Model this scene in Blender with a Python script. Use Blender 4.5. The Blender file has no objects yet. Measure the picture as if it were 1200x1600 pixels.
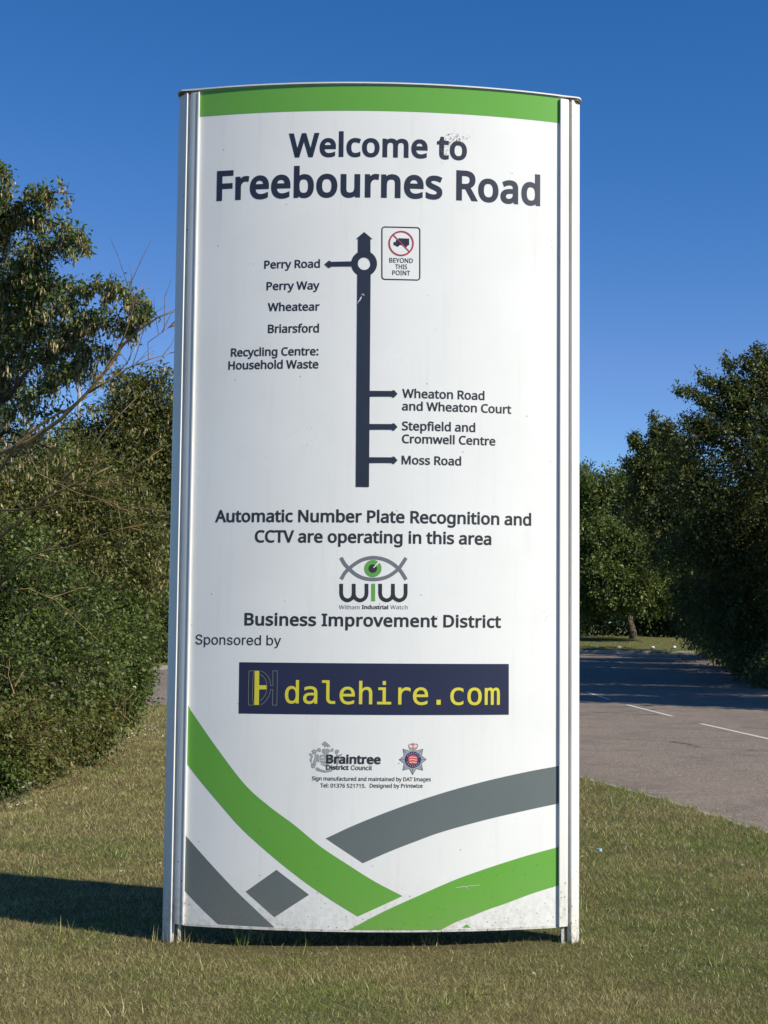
import bpy, math, random, os
import numpy as np
from mathutils import Vector, Matrix
from mathutils.geometry import delaunay_2d_cdt, tessellate_polygon

random.seed(7)
RNG = np.random.default_rng(11)
sc = bpy.context.scene
COL = sc.collection
R = math.radians

# ------------------------------------------------------------------ camera
EYE = 1.6
PITCH, ROLL, FPX = 0.0734, 0.0076, 2386.0
cd = bpy.data.cameras.new('camera')
cam = bpy.data.objects.new('camera', cd)
COL.objects.link(cam)
cd.sensor_fit = 'VERTICAL'
cd.sensor_height = 36.0
cd.lens = 36.0 * FPX / 1600.0
cd.clip_start = 0.1
cd.clip_end = 6000
cam.matrix_world = Matrix.Translation((0, 0, EYE)) @ Matrix.Rotation(R(90) + PITCH, 4, 'X') @ Matrix.Rotation(ROLL, 4, 'Z')
sc.camera = cam

# ------------------------------------------------------------------ daylight
SUN_EL = R(36)
SUN_DIR = Vector((0.874, -0.486, 0)).normalized() * math.cos(SUN_EL) + Vector((0, 0, math.sin(SUN_EL)))   # towards the sun
world = bpy.data.worlds.new('World')
sc.world = world
world.use_nodes = True
wn = world.node_tree
bg = wn.nodes['Background']
sky = wn.nodes.new('ShaderNodeTexSky')
sky.sky_type = 'NISHITA'
sky.sun_disc = False
sky.sun_elevation = SUN_EL
sky.sun_rotation = math.atan2(SUN_DIR.x, SUN_DIR.y)
sky.altitude = 0
sky.air_density = 0.7
sky.dust_density = 0.1
sky.ozone_density = 10.0
# camera-like rendering of the sky's colour: red falls off faster than in the raw sky model, over the whole dome
sp = wn.nodes.new('ShaderNodeSeparateColor'); cb = wn.nodes.new('ShaderNodeCombineColor')
wn.links.new(sky.outputs['Color'], sp.inputs[0])
def wmath(op, a, b):
    q = wn.nodes.new('ShaderNodeMath'); q.operation = op
    for i_, v_ in ((0, a), (1, b)):
        if isinstance(v_, (int, float)): q.inputs[i_].default_value = v_
        else: wn.links.new(v_, q.inputs[i_])
    return q.outputs[0]
rr_ = wmath('MULTIPLY', wmath('POWER', sp.outputs[0], 2.3), 1.35)
rr_ = wmath('MINIMUM', rr_, wmath('MULTIPLY', sp.outputs[0], 1.25))
gg_ = wmath('MULTIPLY', wmath('POWER', sp.outputs[1], 1.2), 0.95)
bb_ = wmath('MULTIPLY', sp.outputs[2], 1.12)
for i_, v_ in enumerate((rr_, gg_, bb_)): wn.links.new(v_, cb.inputs[i_])
wn.links.new(cb.outputs[0], bg.inputs['Color'])
bg.inputs['Strength'].default_value = 0.10
sd = bpy.data.lights.new('sun', 'SUN')
sd.energy = 5.0
sd.angle = R(0.53)
sd.color = (1.0, 0.92, 0.78)
sun = bpy.data.objects.new('sun', sd)
COL.objects.link(sun)
sun.location = (20, -12, 20)
sun.rotation_euler = SUN_DIR.to_track_quat('Z', 'Y').to_euler()
sc.view_settings.view_transform = 'Standard'
sc.view_settings.look = 'None'
sc.view_settings.exposure = 0.34
sc.view_settings.gamma = 1.0
sc.view_settings.use_curve_mapping = False
try:
    sc.cycles.max_bounces = 6
    sc.cycles.transparent_max_bounces = 4
except Exception:
    pass


# ------------------------------------------------------------------ setting-out helpers (survey of the place from the camera's position)
def ray(px, py):
    du, dv = px - 600, py - 800
    cr, sr = math.cos(ROLL), math.sin(ROLL)
    u = du * cr + dv * sr
    v = -du * sr + dv * cr
    x, y, z = u / FPX, 1.0, -v / FPX
    c, s = math.cos(PITCH), math.sin(PITCH)
    return Vector((x, y * c - z * s, y * s + z * c))


def at(px, py, Y):
    d = ray(px, py)
    return Vector((0, 0, EYE)) + d * (Y / d.y)


def sstep(a, b, x):
    t = np.clip((x - a) / (b - a), 0, 1)
    return t * t * (3 - 2 * t)


# ------------------------------------------------------------------ object helpers
def tag(o, label=None, cat=None, group=None, kind=None):
    if label: o['label'] = label
    if cat: o['category'] = cat
    if group: o['group'] = group
    if kind: o['kind'] = kind
    return o


def thing(name, label, cat, loc=(0, 0, 0), group=None, rot=(0, 0, 0)):
    o = bpy.data.objects.new(name, None)
    COL.objects.link(o)
    o.location = loc
    o.rotation_euler = rot
    o.empty_display_size = 0.2
    return tag(o, label, cat, group)


def link(name, me, mat=None, parent=None, smooth=False):
    if mat is not None and not me.materials:
        me.materials.append(mat)
    if smooth:
        me.polygons.foreach_set('use_smooth', [True] * len(me.polygons))
    o = bpy.data.objects.new(name, me)
    COL.objects.link(o)
    if parent is not None:
        o.parent = parent
    return o


def mesh_np(name, V, F, attr=None):
    """V (n,3); F (m,k) with one k; attr: dict name -> per-vertex floats"""
    V = np.ascontiguousarray(V, dtype=np.float32)
    F = np.ascontiguousarray(F, dtype=np.int32)
    me = bpy.data.meshes.new(name)
    me.vertices.add(len(V))
    me.vertices.foreach_set('co', V.ravel())
    k = F.shape[1]
    me.loops.add(F.size)
    me.loops.foreach_set('vertex_index', F.ravel())
    me.polygons.add(len(F))
    me.polygons.foreach_set('loop_start', np.arange(0, F.size, k, dtype=np.int32))
    me.polygons.foreach_set('loop_total', np.full(len(F), k, dtype=np.int32))
    me.update(calc_edges=True)
    if attr:
        for n, a in attr.items():
            at_ = me.attributes.new(n, 'FLOAT', 'POINT')
            at_.data.foreach_set('value', np.ascontiguousarray(a, dtype=np.float32))
    return me


class MB:
    """collects polygons for one mesh"""
    def __init__(self):
        self.v, self.f = [], []

    def add(self, vs, fs):
        b = len(self.v)
        self.v += [tuple(p) for p in vs]
        self.f += [tuple(b + i for i in f) for f in fs]
        return self

    def box(self, x0, x1, y0, y1, z0, z1):
        vs = [(x, y, z) for z in (z0, z1) for y in (y0, y1) for x in (x0, x1)]
        return self.add(vs, [(0, 2, 3, 1), (4, 5, 7, 6), (0, 1, 5, 4), (2, 6, 7, 3), (0, 4, 6, 2), (1, 3, 7, 5)])

    def prism(self, poly, z0, z1, caps=True):
        n = len(poly)
        vs = [(x, y, z0) for x, y in poly] + [(x, y, z1) for x, y in poly]
        fs = [(i, (i + 1) % n, n + (i + 1) % n, n + i) for i in range(n)]
        if caps:
            fs += [tuple(range(n - 1, -1, -1)), tuple(range(n, 2 * n))]
        return self.add(vs, fs)

    def tube(self, pts, rads, sides=6):
        pts = [Vector(p) for p in pts]
        n = len(pts)
        vs = []
        ref = Vector((0.31, 0.17, 0.93)).normalized()
        for i, p in enumerate(pts):
            d = (pts[min(i + 1, n - 1)] - pts[max(i - 1, 0)]).normalized()
            a = d.cross(ref)
            if a.length < 1e-3: a = d.cross(Vector((1, 0, 0)))
            a.normalize()
            b = d.cross(a)
            for k in range(sides):
                t = 2 * math.pi * k / sides
                vs.append(p + (a * math.cos(t) + b * math.sin(t)) * rads[i])
        fs = []
        for i in range(n - 1):
            for k in range(sides):
                a0, a1 = i * sides + k, i * sides + (k + 1) % sides
                fs.append((a0, a1, a1 + sides, a0 + sides))
        fs.append(tuple(range(sides - 1, -1, -1)))
        fs.append(tuple(range((n - 1) * sides, n * sides)))
        return self.add(vs, fs)

    def mesh(self, name):
        me = bpy.data.meshes.new(name)
        me.from_pydata(self.v, [], self.f)
        me.update()
        return me

    def build(self, name, mat, parent=None, smooth=False):
        return link(name, self.mesh(name), mat, parent, smooth)


# ------------------------------------------------------------------ materials
def mat_new(name):
    m = bpy.data.materials.new(name)
    m.use_nodes = True
    nt = m.node_tree
    return m, nt, nt.nodes['Principled BSDF']


def N(nt, t, **kw):
    n = nt.nodes.new(t)
    for k, v in kw.items():
        if hasattr(n, k):
            setattr(n, k, v)
        else:
            n.inputs[k.replace('_', ' ')].default_value = v
    return n


def noise(nt, vec, scale, detail=4, rough=0.55, dist=0.0):
    n = nt.nodes.new('ShaderNodeTexNoise')
    n.inputs['Scale'].default_value = scale
    n.inputs['Detail'].default_value = detail
    n.inputs['Roughness'].default_value = rough
    n.inputs['Distortion'].default_value = dist
    nt.links.new(vec, n.inputs['Vector'])
    return n.outputs['Fac']


def ramp(nt, fac, stops):
    r = nt.nodes.new('ShaderNodeValToRGB')
    el = r.color_ramp.elements
    while len(el) < len(stops):
        el.new(0.5)
    for e, (p, c) in zip(el, stops):
        e.position = p
        e.color = (c[0], c[1], c[2], 1) if hasattr(c, '__len__') else (c, c, c, 1)
    nt.links.new(fac, r.inputs['Fac'])
    return r.outputs['Color']


def mix(nt, fac, a, b, mode='MIX'):
    m = nt.nodes.new('ShaderNodeMix')
    m.data_type = 'RGBA'
    m.blend_type = mode
    for i, v in ((0, fac), (6, a), (7, b)):
        if isinstance(v, (int, float)):
            m.inputs[i].default_value = v
        elif isinstance(v, (tuple, list)):
            m.inputs[i].default_value = (v[0], v[1], v[2], 1)
        else:
            nt.links.new(v, m.inputs[i])
    return m.outputs[2]


def math_n(nt, op, a, b=0.0, clamp=False):
    m = nt.nodes.new('ShaderNodeMath')
    m.operation = op
    m.use_clamp = clamp
    for i, v in ((0, a), (1, b)):
        if isinstance(v, (int, float)): m.inputs[i].default_value = v
        else: nt.links.new(v, m.inputs[i])
    return m.outputs[0]


def pos(nt):
    return nt.nodes.new('ShaderNodeNewGeometry').outputs['Position']


def objco(nt):
    return nt.nodes.new('ShaderNodeTexCoord').outputs['Object']


def bump(nt, bsdf, h, strength=0.3, dist=0.01):
    b = nt.nodes.new('ShaderNodeBump')
    b.inputs['Strength'].default_value = strength
    b.inputs['Distance'].default_value = dist
    nt.links.new(h, b.inputs['Height'])
    nt.links.new(b.outputs[0], bsdf.inputs['Normal'])


def painted(name, col, rough=0.4, dirt=1.0, spec=0.5):
    """printed or powder-coated sign surface: mottled film of grime, drips, splash dirt near the ground, specks"""
    m, nt, b = mat_new(name)
    oc = objco(nt)
    sep = nt.nodes.new('ShaderNodeSeparateXYZ')
    nt.links.new(oc, sep.inputs[0])
    n1 = noise(nt, oc, 2.2, 5, 0.6)
    film = ramp(nt, n1, [(0.35, 0.0), (0.75, 0.10 * dirt)])
    mp = nt.nodes.new('ShaderNodeMapping')
    mp.inputs['Scale'].default_value = (26, 26, 1.3)
    nt.links.new(oc, mp.inputs['Vector'])
    n2 = noise(nt, mp.outputs[0], 1.0, 4, 0.6)
    drip = ramp(nt, n2, [(0.55, 0.0), (0.8, 0.09 * dirt)])
    low = nt.nodes.new('ShaderNodeMapRange')
    low.inputs['From Min'].default_value = 0.08
    low.inputs['From Max'].default_value = 0.55
    low.inputs['To Min'].default_value = 1.0
    low.inputs['To Max'].default_value = 0.0
    nt.links.new(sep.outputs[2], low.inputs['Value'])
    lowp = math_n(nt, 'POWER', low.outputs[0], 2.4, True)
    n3 = noise(nt, oc, 34, 4, 0.7)
    n4 = noise(nt, oc, 5, 3, 0.6)
    splash = math_n(nt, 'MULTIPLY', lowp, ramp(nt, n3, [(0.40, 0.10), (0.66, 0.75)]))
    splash = math_n(nt, 'MULTIPLY', splash, ramp(nt, n4, [(0.25, 0.35), (0.65, 1.0)]))
    vo = nt.nodes.new('ShaderNodeTexVoronoi')
    vo.inputs['Scale'].default_value = 48
    nt.links.new(oc, vo.inputs['Vector'])
    spk = math_n(nt, 'LESS_THAN', vo.outputs['Distance'], 0.17)
    sel = nt.nodes.new('ShaderNodeSeparateColor')
    nt.links.new(vo.outputs['Color'], sel.inputs[0])
    few = math_n(nt, 'GREATER_THAN', sel.outputs[0], math_n(nt, 'SUBTRACT', 0.992, math_n(nt, 'MULTIPLY', lowp, 0.50)))
    spk = math_n(nt, 'MULTIPLY', math_n(nt, 'MULTIPLY', spk, few), 0.65 * dirt)
    c = mix(nt, film, col, (0.30, 0.31, 0.26))
    c = mix(nt, drip, c, (0.25, 0.25, 0.20))
    c = mix(nt, math_n(nt, 'MULTIPLY', splash, 0.75 * dirt), c, (0.30, 0.24, 0.16))
    c = mix(nt, spk, c, (0.05, 0.045, 0.035))
    nt.links.new(c, b.inputs['Base Color'])
    rr = math_n(nt, 'ADD', math_n(nt, 'MULTIPLY', n1, 0.15), rough - 0.05)
    nt.links.new(rr, b.inputs['Roughness'])
    b.inputs['Specular IOR Level'].default_value = spec
    n5 = noise(nt, oc, 1.1, 2, 0.5)
    bump(nt, b, n5, 0.12, 0.02)
    return m


def leafmat(name, c_dark, c_light, c_odd, odd=0.06, transl=0.35, world_scale=0.8):
    m, nt, b = mat_new(name)
    a = nt.nodes.new('ShaderNodeAttribute')
    a.attribute_name = 'tint'
    n = noise(nt, pos(nt), world_scale, 3, 0.6)
    f = math_n(nt, 'ADD', math_n(nt, 'MULTIPLY', a.outputs['Fac'], 0.7), math_n(nt, 'MULTIPLY', math_n(nt, 'SUBTRACT', n, 0.35), 0.9), True)
    c = mix(nt, f, c_dark, c_light)
    c = mix(nt, math_n(nt, 'GREATER_THAN', a.outputs['Fac'], 1.0 - odd), c, c_odd)
    nt.links.new(c, b.inputs['Base Color'])
    b.inputs['Roughness'].default_value = 0.5
    b.inputs['Specular IOR Level'].default_value = 0.35
    t = nt.nodes.new('ShaderNodeBsdfTranslucent')
    tc = mix(nt, 0.35, c, (0.16, 0.20, 0.02))
    nt.links.new(tc, t.inputs['Color'])
    ms = nt.nodes.new('ShaderNodeMixShader')
    ms.inputs[0].default_value = transl
    nt.links.new(b.outputs[0], ms.inputs[1])
    nt.links.new(t.outputs[0], ms.inputs[2])
    nt.links.new(ms.outputs[0], nt.nodes['Material Output'].inputs['Surface'])
    return m


def barkmat(name, c1, c2, scale=14):
    m, nt, b = mat_new(name)
    n = noise(nt, pos(nt), scale, 5, 0.65)
    nt.links.new(ramp(nt, n, [(0.35, c1), (0.65, c2)]), b.inputs['Base Color'])
    b.inputs['Roughness'].default_value = 0.9
    bump(nt, b, n, 0.6, 0.02)
    return m


def plain(name, col, rough=0.6, var=0.25, scale=20, spec=0.5, metal=0.0):
    m, nt, b = mat_new(name)
    n = noise(nt, pos(nt), scale, 4, 0.6)
    c2 = tuple(v * (1 - var) for v in col)
    nt.links.new(ramp(nt, n, [(0.3, c2), (0.7, col)]), b.inputs['Base Color'])
    b.inputs['Roughness'].default_value = rough
    b.inputs['Metallic'].default_value = metal
    b.inputs['Specular IOR Level'].default_value = spec
    return m


M = {}
M['white'] = painted('sign_white', (0.78, 0.79, 0.78), 0.27, 1.0, 0.35)
M['post'] = painted('post_white', (0.74, 0.74, 0.71), 0.34, 1.6, 0.4)
M['green'] = painted('lime_green', (0.125, 0.36, 0.050), 0.28, 0.7, 0.35)
M['grey'] = painted('band_grey', (0.125, 0.15, 0.155), 0.28, 0.7, 0.35)
M['ink'] = plain('ink_navy', (0.022, 0.028, 0.048), 0.4, 0.15, 6)
M['ink2'] = plain('ink_black', (0.030, 0.030, 0.034), 0.4, 0.15, 6)
M['navy'] = plain('panel_navy', (0.018, 0.022, 0.060), 0.4, 0.12, 4)
M['yellow'] = plain('ink_yellow', (0.66, 0.60, 0.045), 0.45, 0.08, 8)
M['thinline'] = plain('ink_pale_line', (0.30, 0.31, 0.26), 0.5, 0.1, 8)
M['logogrey'] = plain('ink_mid_grey', (0.165, 0.18, 0.20), 0.4, 0.1, 8)
M['logogreen'] = plain('ink_green', (0.12, 0.35, 0.07), 0.4, 0.1, 8)
M['crest'] = plain('ink_crest_grey', (0.34, 0.35, 0.355), 0.5, 0.15, 60)
M['crestpale'] = plain('ink_crest_pale', (0.62, 0.63, 0.63), 0.5, 0.1, 60)
M['red'] = plain('ink_red', (0.42, 0.05, 0.075), 0.45, 0.1, 8)
M['badgered'] = plain('ink_badge_red', (0.60, 0.07, 0.06), 0.45, 0.1, 8)
M['badgeblue'] = plain('ink_badge_blue', (0.03, 0.04, 0.14), 0.45, 0.1, 8)
M['badgesilver'] = plain('ink_badge_silver', (0.40, 0.44, 0.47), 0.45, 0.35, 180)
M['badgeline'] = plain('ink_badge_outline', (0.17, 0.19, 0.20), 0.45, 0.2, 80)
M['badgepale'] = plain('ink_badge_pale', (0.85, 0.62, 0.55), 0.45, 0.1, 80)
M['crown'] = plain('ink_crown', (0.42, 0.20, 0.19), 0.45, 0.3, 120)
M['steel'] = plain('inner_steel', (0.16, 0.12, 0.10), 0.7, 0.5, 30)
M['grime'] = plain('grime_brown', (0.20, 0.18, 0.12), 0.8, 0.4, 90)
M['droppings'] = plain('bird_dropping', (0.62, 0.63, 0.62), 0.8, 0.3, 120)

# ------------------------------------------------------------------ ground form
SIGN_LOC = Vector((-0.0436, 7.694, 0.0))
SIGN_YAW = 0.0229
SIGN_TILT = 0.0026


def fbm(x, y, s=1.0):
    x = np.asarray(x, dtype=float) * s
    y = np.asarray(y, dtype=float) * s
    v = np.sin(x * 1.31 + 0.7 * y + 0.3) * np.sin(y * 1.13 - 0.5 * x + 1.9) * 0.5
    v += np.sin(x * 2.9 - 1.7 * y + 2.2) * np.sin(y * 2.3 + 1.1 * x + 0.4) * 0.28
    v += np.sin(x * 6.1 + 3.3 * y + 1.1) * np.sin(y * 5.7 - 2.9 * x + 5.0) * 0.14
    v += np.sin(x * 13.7 - 7.1 * y) * np.sin(y * 12.1 + 6.3 * x + 2.0) * 0.08
    return v


def terrain(x, y):
    """road level: flat near the sign, rising gently to the far verge"""
    y = np.asarray(y, dtype=float)
    return 0.016 * np.clip(y - 46, 0, 26) + 0.0 * np.asarray(x)


# asphalt outline: near edge by the sign's lawn, arm to the left behind the hedge, far verge, right-hand verge
NEAR = [(4.1, -20), (4.0, 0), (3.75, 6), (3.32, 10.2), (3.03, 12.11), (2.62, 14.4), (2.1, 16.44), (1.45, 18.9), (0.5, 21.9), (-0.9, 25.2),
        (-2.5, 28.2), (-4.3, 30.3), (-6.5, 32.6), (-10, 35.2), (-16, 38), (-26, 41), (-60, 50)]
FARL = [(-60, 61), (-26, 53.5), (-16, 51.8), (-8.04, 51.0), (-5.5, 51.4), (-2.4, 54), (0.6, 59.5), (3.6, 66), (6.0, 69.5)]
FARR = [(9.3, 70.3), (14.2, 70.1)]
RIGHT = [(13.9, 66), (12.9, 58), (11.7, 50), (10.6, 43), (10.17, 40.5), (9.9, 34), (10.0, 25), (10.3, 10), (10.6, -20)]
ROAD = np.array(NEAR + FARL + FARR + RIGHT)


def in_poly(x, y, P=ROAD):
    x = np.asarray(x, dtype=float); y = np.asarray(y, dtype=float)
    c = np.zeros(x.shape, bool)
    j = len(P) - 1
    for i in range(len(P)):
        xi, yi = P[i]; xj, yj = P[j]
        if yi != yj:
            hit = ((yi > y) != (yj > y)) & (x < (xj - xi) * (y - yi) / (yj - yi) + xi)
            c ^= hit
        j = i
    return c


def dist_poly(x, y, P=ROAD):
    x = np.asarray(x, dtype=float); y = np.asarray(y, dtype=float)
    d = np.full(x.shape, 1e9)
    j = len(P) - 1
    for i in range(len(P)):
        ax, ay = P[j]; bx, by = P[i]
        L = (bx - ax) ** 2 + (by - ay) ** 2 + 1e-9
        t = np.clip(((x - ax) * (bx - ax) + (y - ay) * (by - ay)) / L, 0, 1)
        d = np.minimum(d, np.hypot(x - ax - t * (bx - ax), y - ay - t * (by - ay)))
        j = i
    return d


def ground_z(x, y):
    """lawn surface; sinks below the asphalt inside the road outline"""
    x = np.asarray(x, dtype=float); y = np.asarray(y, dtype=float)
    ins = in_poly(x, y)
    d = dist_poly(x, y)
    sd_ = np.where(ins, -d, d)
    z = terrain(x, y)
    far = sstep(40, 60, y)
    lift = 0.0 + far * 0.11
    away = np.clip(sd_, 0, 30)
    slope = sstep(60, 68, y) * 0.05 * np.clip(away, 0, 10)
    rough = 0.022 * fbm(x, y, 1.7) + 0.03 * fbm(x, y, 0.4)
    rough = rough * sstep(0.0, 0.8, away)
    # worn hollow of bare soil under the sign
    hx, hy = x - SIGN_LOC.x, y - (SIGN_LOC.y + 0.12)
    rough = rough * (1 - 0.7 * np.exp(-(hx / 1.3) ** 2 - (hy / 0.5) ** 2))
    z = z + lift + slope + rough
    # rise of soil under the left-hand hedge
    hb = sstep(0, 3.0, (-3.9 - 0.012 * y) - x) * sstep(8, 12, y) * (1 - sstep(27, 31, y))
    z = z + 0.25 * hb
    return z - sstep(0.02, 0.14, -sd_) * 0.35


def axis_pts(segs):
    out = [segs[0][0]]
    for a, b, s in segs:
        n = max(1, int(round((b - a) / s)))
        out += list(np.linspace(a, b, n + 1)[1:])
    return np.array(out)


gx = axis_pts([(-1500, -300, 200), (-300, -60, 30), (-60, -16, 3), (-16, -6, 0.5), (-6, 6, 0.12), (6, 18, 0.5), (18, 60, 3), (60, 300, 30), (300, 1500, 200)])
gy = axis_pts([(-1500, -300, 200), (-300, -20, 40), (-20, 3, 2), (3, 18, 0.10), (18, 34, 0.2), (34, 90, 0.6), (90, 160, 5), (160, 600, 40), (600, 3000, 300)])
GX, GY = np.meshgrid(gx, gy)
GZ = ground_z(GX, GY)
nx, ny = len(gx), len(gy)
ii = (np.arange(ny - 1)[:, None] * nx + np.arange(nx - 1)[None, :]).ravel()
gf = np.stack([ii, ii + 1, ii + 1 + nx, ii + nx], 1)
me = mesh_np('ground', np.stack([GX.ravel(), GY.ravel(), GZ.ravel()], 1), gf)

# soil and thatch under the grass
m, nt, b = mat_new('turf_soil')
P_ = pos(nt)
n1 = noise(nt, P_, 0.9, 5, 0.6)
n2 = noise(nt, P_, 14, 5, 0.7)
n3 = noise(nt, P_, 90, 3, 0.7)
c = ramp(nt, n1, [(0.35, (0.050, 0.056, 0.020)), (0.65, (0.105, 0.086, 0.038))])
sx = nt.nodes.new('ShaderNodeSeparateXYZ'); nt.links.new(P_, sx.inputs[0])
c = mix(nt, math_n(nt, 'MULTIPLY', math_n(nt, 'GREATER_THAN', sx.outputs[1], 45.0), 0.75), c, (0.085, 0.125, 0.030))
c = mix(nt, ramp(nt, n2, [(0.4, 0.0), (0.7, 0.7)]), c, (0.085, 0.072, 0.034))
c = mix(nt, ramp(nt, n3, [(0.42, 0.0), (0.6, 0.7)]), c, (0.26, 0.225, 0.105))
c = mix(nt, ramp(nt, noise(nt, P_, 140, 2, 0.6), [(0.5, 0.0), (0.62, 0.7)]), c, (0.035, 0.032, 0.016))
nt.links.new(c, b.inputs['Base Color'])
b.inputs['Roughness'].default_value = 0.95
b.inputs['Specular IOR Level'].default_value = 0.1
bump(nt, b, math_n(nt, 'ADD', n2, n3), 0.9, 0.02)
g = link('ground', me, m, smooth=True)
tag(g, kind='structure')

# ------------------------------------------------------------------ road
m, nt, b = mat_new('pinkish_asphalt')
P_ = pos(nt)
n1 = noise(nt, P_, 0.35, 4, 0.6)
n2 = noise(nt, P_, 55, 3, 0.8)
n3 = noise(nt, P_, 3.0, 4, 0.65)
v1 = nt.nodes.new('ShaderNodeTexVoronoi'); v1.inputs['Scale'].default_value = 85
nt.links.new(P_, v1.inputs['Vector'])
sepc = nt.nodes.new('ShaderNodeSeparateColor'); nt.links.new(v1.outputs['Color'], sepc.inputs[0])
c = ramp(nt, sepc.outputs[0], [(0.1, (0.095, 0.076, 0.064)), (0.55, (0.205, 0.168, 0.130)), (0.95, (0.38, 0.325, 0.26))])
c = mix(nt, ramp(nt, n1, [(0.35, 0.0), (0.7, 0.45)]), c, (0.25, 0.19, 0.145))
c = mix(nt, ramp(nt, n3, [(0.5, 0.0), (0.8, 0.35)]), c, (0.12, 0.105, 0.098))
# wheel-worn darker bands running along the road
mp = nt.nodes.new('ShaderNodeMapping'); mp.inputs['Scale'].default_value = (0.55, 0.03, 1); mp.inputs['Rotation'].default_value = (0, 0, 0.12)
nt.links.new(P_, mp.inputs['Vector'])
n4 = noise(nt, mp.outputs[0], 1.0, 2, 0.5)
c = mix(nt, ramp(nt, n4, [(0.45, 0.0), (0.62, 0.30)]), c, (0.13, 0.112, 0.105))
# cracks
mp = nt.nodes.new('ShaderNodeMapping'); mp.inputs['Scale'].default_value = (0.14, 0.42, 1)
nt.links.new(P_, mp.inputs['Vector'])
nd = nt.nodes.new('ShaderNodeTexNoise'); nd.inputs['Scale'].default_value = 3.0
nt.links.new(mp.outputs[0], nd.inputs['Vector'])
ad = nt.nodes.new('ShaderNodeVectorMath'); ad.operation = 'MULTIPLY_ADD'
ad.inputs[1].default_value = (0.25, 0.25, 0.25)
nt.links.new(nd.outputs['Color'], ad.inputs[0]); nt.links.new(mp.outputs[0], ad.inputs[2])
v2 = nt.nodes.new('ShaderNodeTexVoronoi'); v2.feature = 'DISTANCE_TO_EDGE'; v2.inputs['Scale'].default_value = 1.0
nt.links.new(ad.outputs[0], v2.inputs['Vector'])
crk = ramp(nt, v2.outputs['Distance'], [(0.0, 1.0), (0.010, 0.0)])
crk = math_n(nt, 'MULTIPLY', crk, ramp(nt, noise(nt, P_, 0.4, 2, 0.5), [(0.40, 0.0), (0.5, 0.9)]))
c = mix(nt, crk, c, (0.04, 0.035, 0.032))
c = mix(nt, ramp(nt, noise(nt, P_, 0.9, 6, 0.75), [(0.52, 0.0), (0.60, 0.35)]), c, (0.10, 0.085, 0.07))
c = mix(nt, ramp(nt, noise(nt, P_, 7, 3, 0.75), [(0.66, 0.0), (0.70, 0.5)]), c, (0.06, 0.052, 0.046))
nt.links.new(c, b.inputs['Base Color'])
b.inputs['Roughness'].default_value = 0.85
b.inputs['Specular IOR Level'].default_value = 0.3
bump(nt, b, sepc.outputs[1], 0.35, 0.006)
M['asphalt'] = m

def sheet(poly, zoff, name, mat, step=6.0):
    """flat-laid sheet following the road level"""
    ys = sorted(set([p[1] for p in poly]))
    pts = [Vector((p[0], p[1])) for p in poly]
    dense = []
    n = len(pts)
    for i in range(n):
        a_, b_ = pts[i], pts[(i + 1) % n]
        k = max(1, int((b_ - a_).length / step))
        for j in range(k):
            dense.append(a_.lerp(b_, j / k))
    extra = [Vector((x, y)) for y in (46, 60, 72, 50, 55, 66) for x in range(-58, 60, 4) if in_poly(np.array([x]), np.array([y]), np.array([(p[0], p[1]) for p in poly]))[0]]
    k = len(dense)
    r = delaunay_2d_cdt(dense + extra, [], [list(range(k))], 1, 1e-5)
    vs = [(v.x, v.y, float(terrain(v.x, v.y)) + zoff) for v in r[0]]
    fs = []
    for f in r[2]:
        a_, b_, c_ = [r[0][i] for i in f[:3]]
        fs.append(tuple(f) if (b_ - a_).cross(c_ - a_) > 0 else tuple(reversed(f)))
    me = bpy.data.meshes.new(name)
    me.from_pydata(vs, [], fs)
    return link(name, me, mat)

rd = sheet([tuple(p) for p in ROAD], -0.03, 'road', M['asphalt'])
tag(rd, kind='structure')

# painted dashes
m, nt, b = mat_new('road_paint')
n1 = noise(nt, pos(nt), 30, 4, 0.75)
nt.links.new(ramp(nt, n1, [(0.30, (0.30, 0.27, 0.25)), (0.48, (0.60, 0.585, 0.55))]), b.inputs['Base Color'])
b.inputs['Roughness'].default_value = 0.7
M['paint'] = m
mk = thing('road_markings', None, None)
mk.pop('label', None)
tag(mk, kind='structure')
def dash(p, q, w):
    p, q = Vector(p), Vector(q)
    d = (q - p).normalized(); s = Vector((-d.y, d.x)) * w / 2
    vs = [(v.x, v.y, float(terrain(v.x, v.y)) - 0.026) for v in (p - s, q - s, q + s, p + s)]
    MB().add(vs, [(0, 1, 2, 3)]).build('dash', M['paint'], mk)
for p, q in [((4.96, 44.5), (5.0, 40.6)), ((5.03, 37.9), (5.03, 34.0)), ((5.07, 31.93), (5.27, 27.95)), ((5.36, 25.91), (5.66, 22.3)), ((5.85, 20.2), (6.2, 16.3)), ((6.4, 14.2), (6.9, 10.3))]:
    dash(p, q, 0.085)
for p, q in [((9.35, 67.3), (10.25, 67.3)), ((12.3, 67.2), (13.5, 67.15)), ((15.4, 67.0), (16.5, 66.9)), ((-14, 50.6), (-11, 50.2))]:
    dash(p, q, 0.20)

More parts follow.
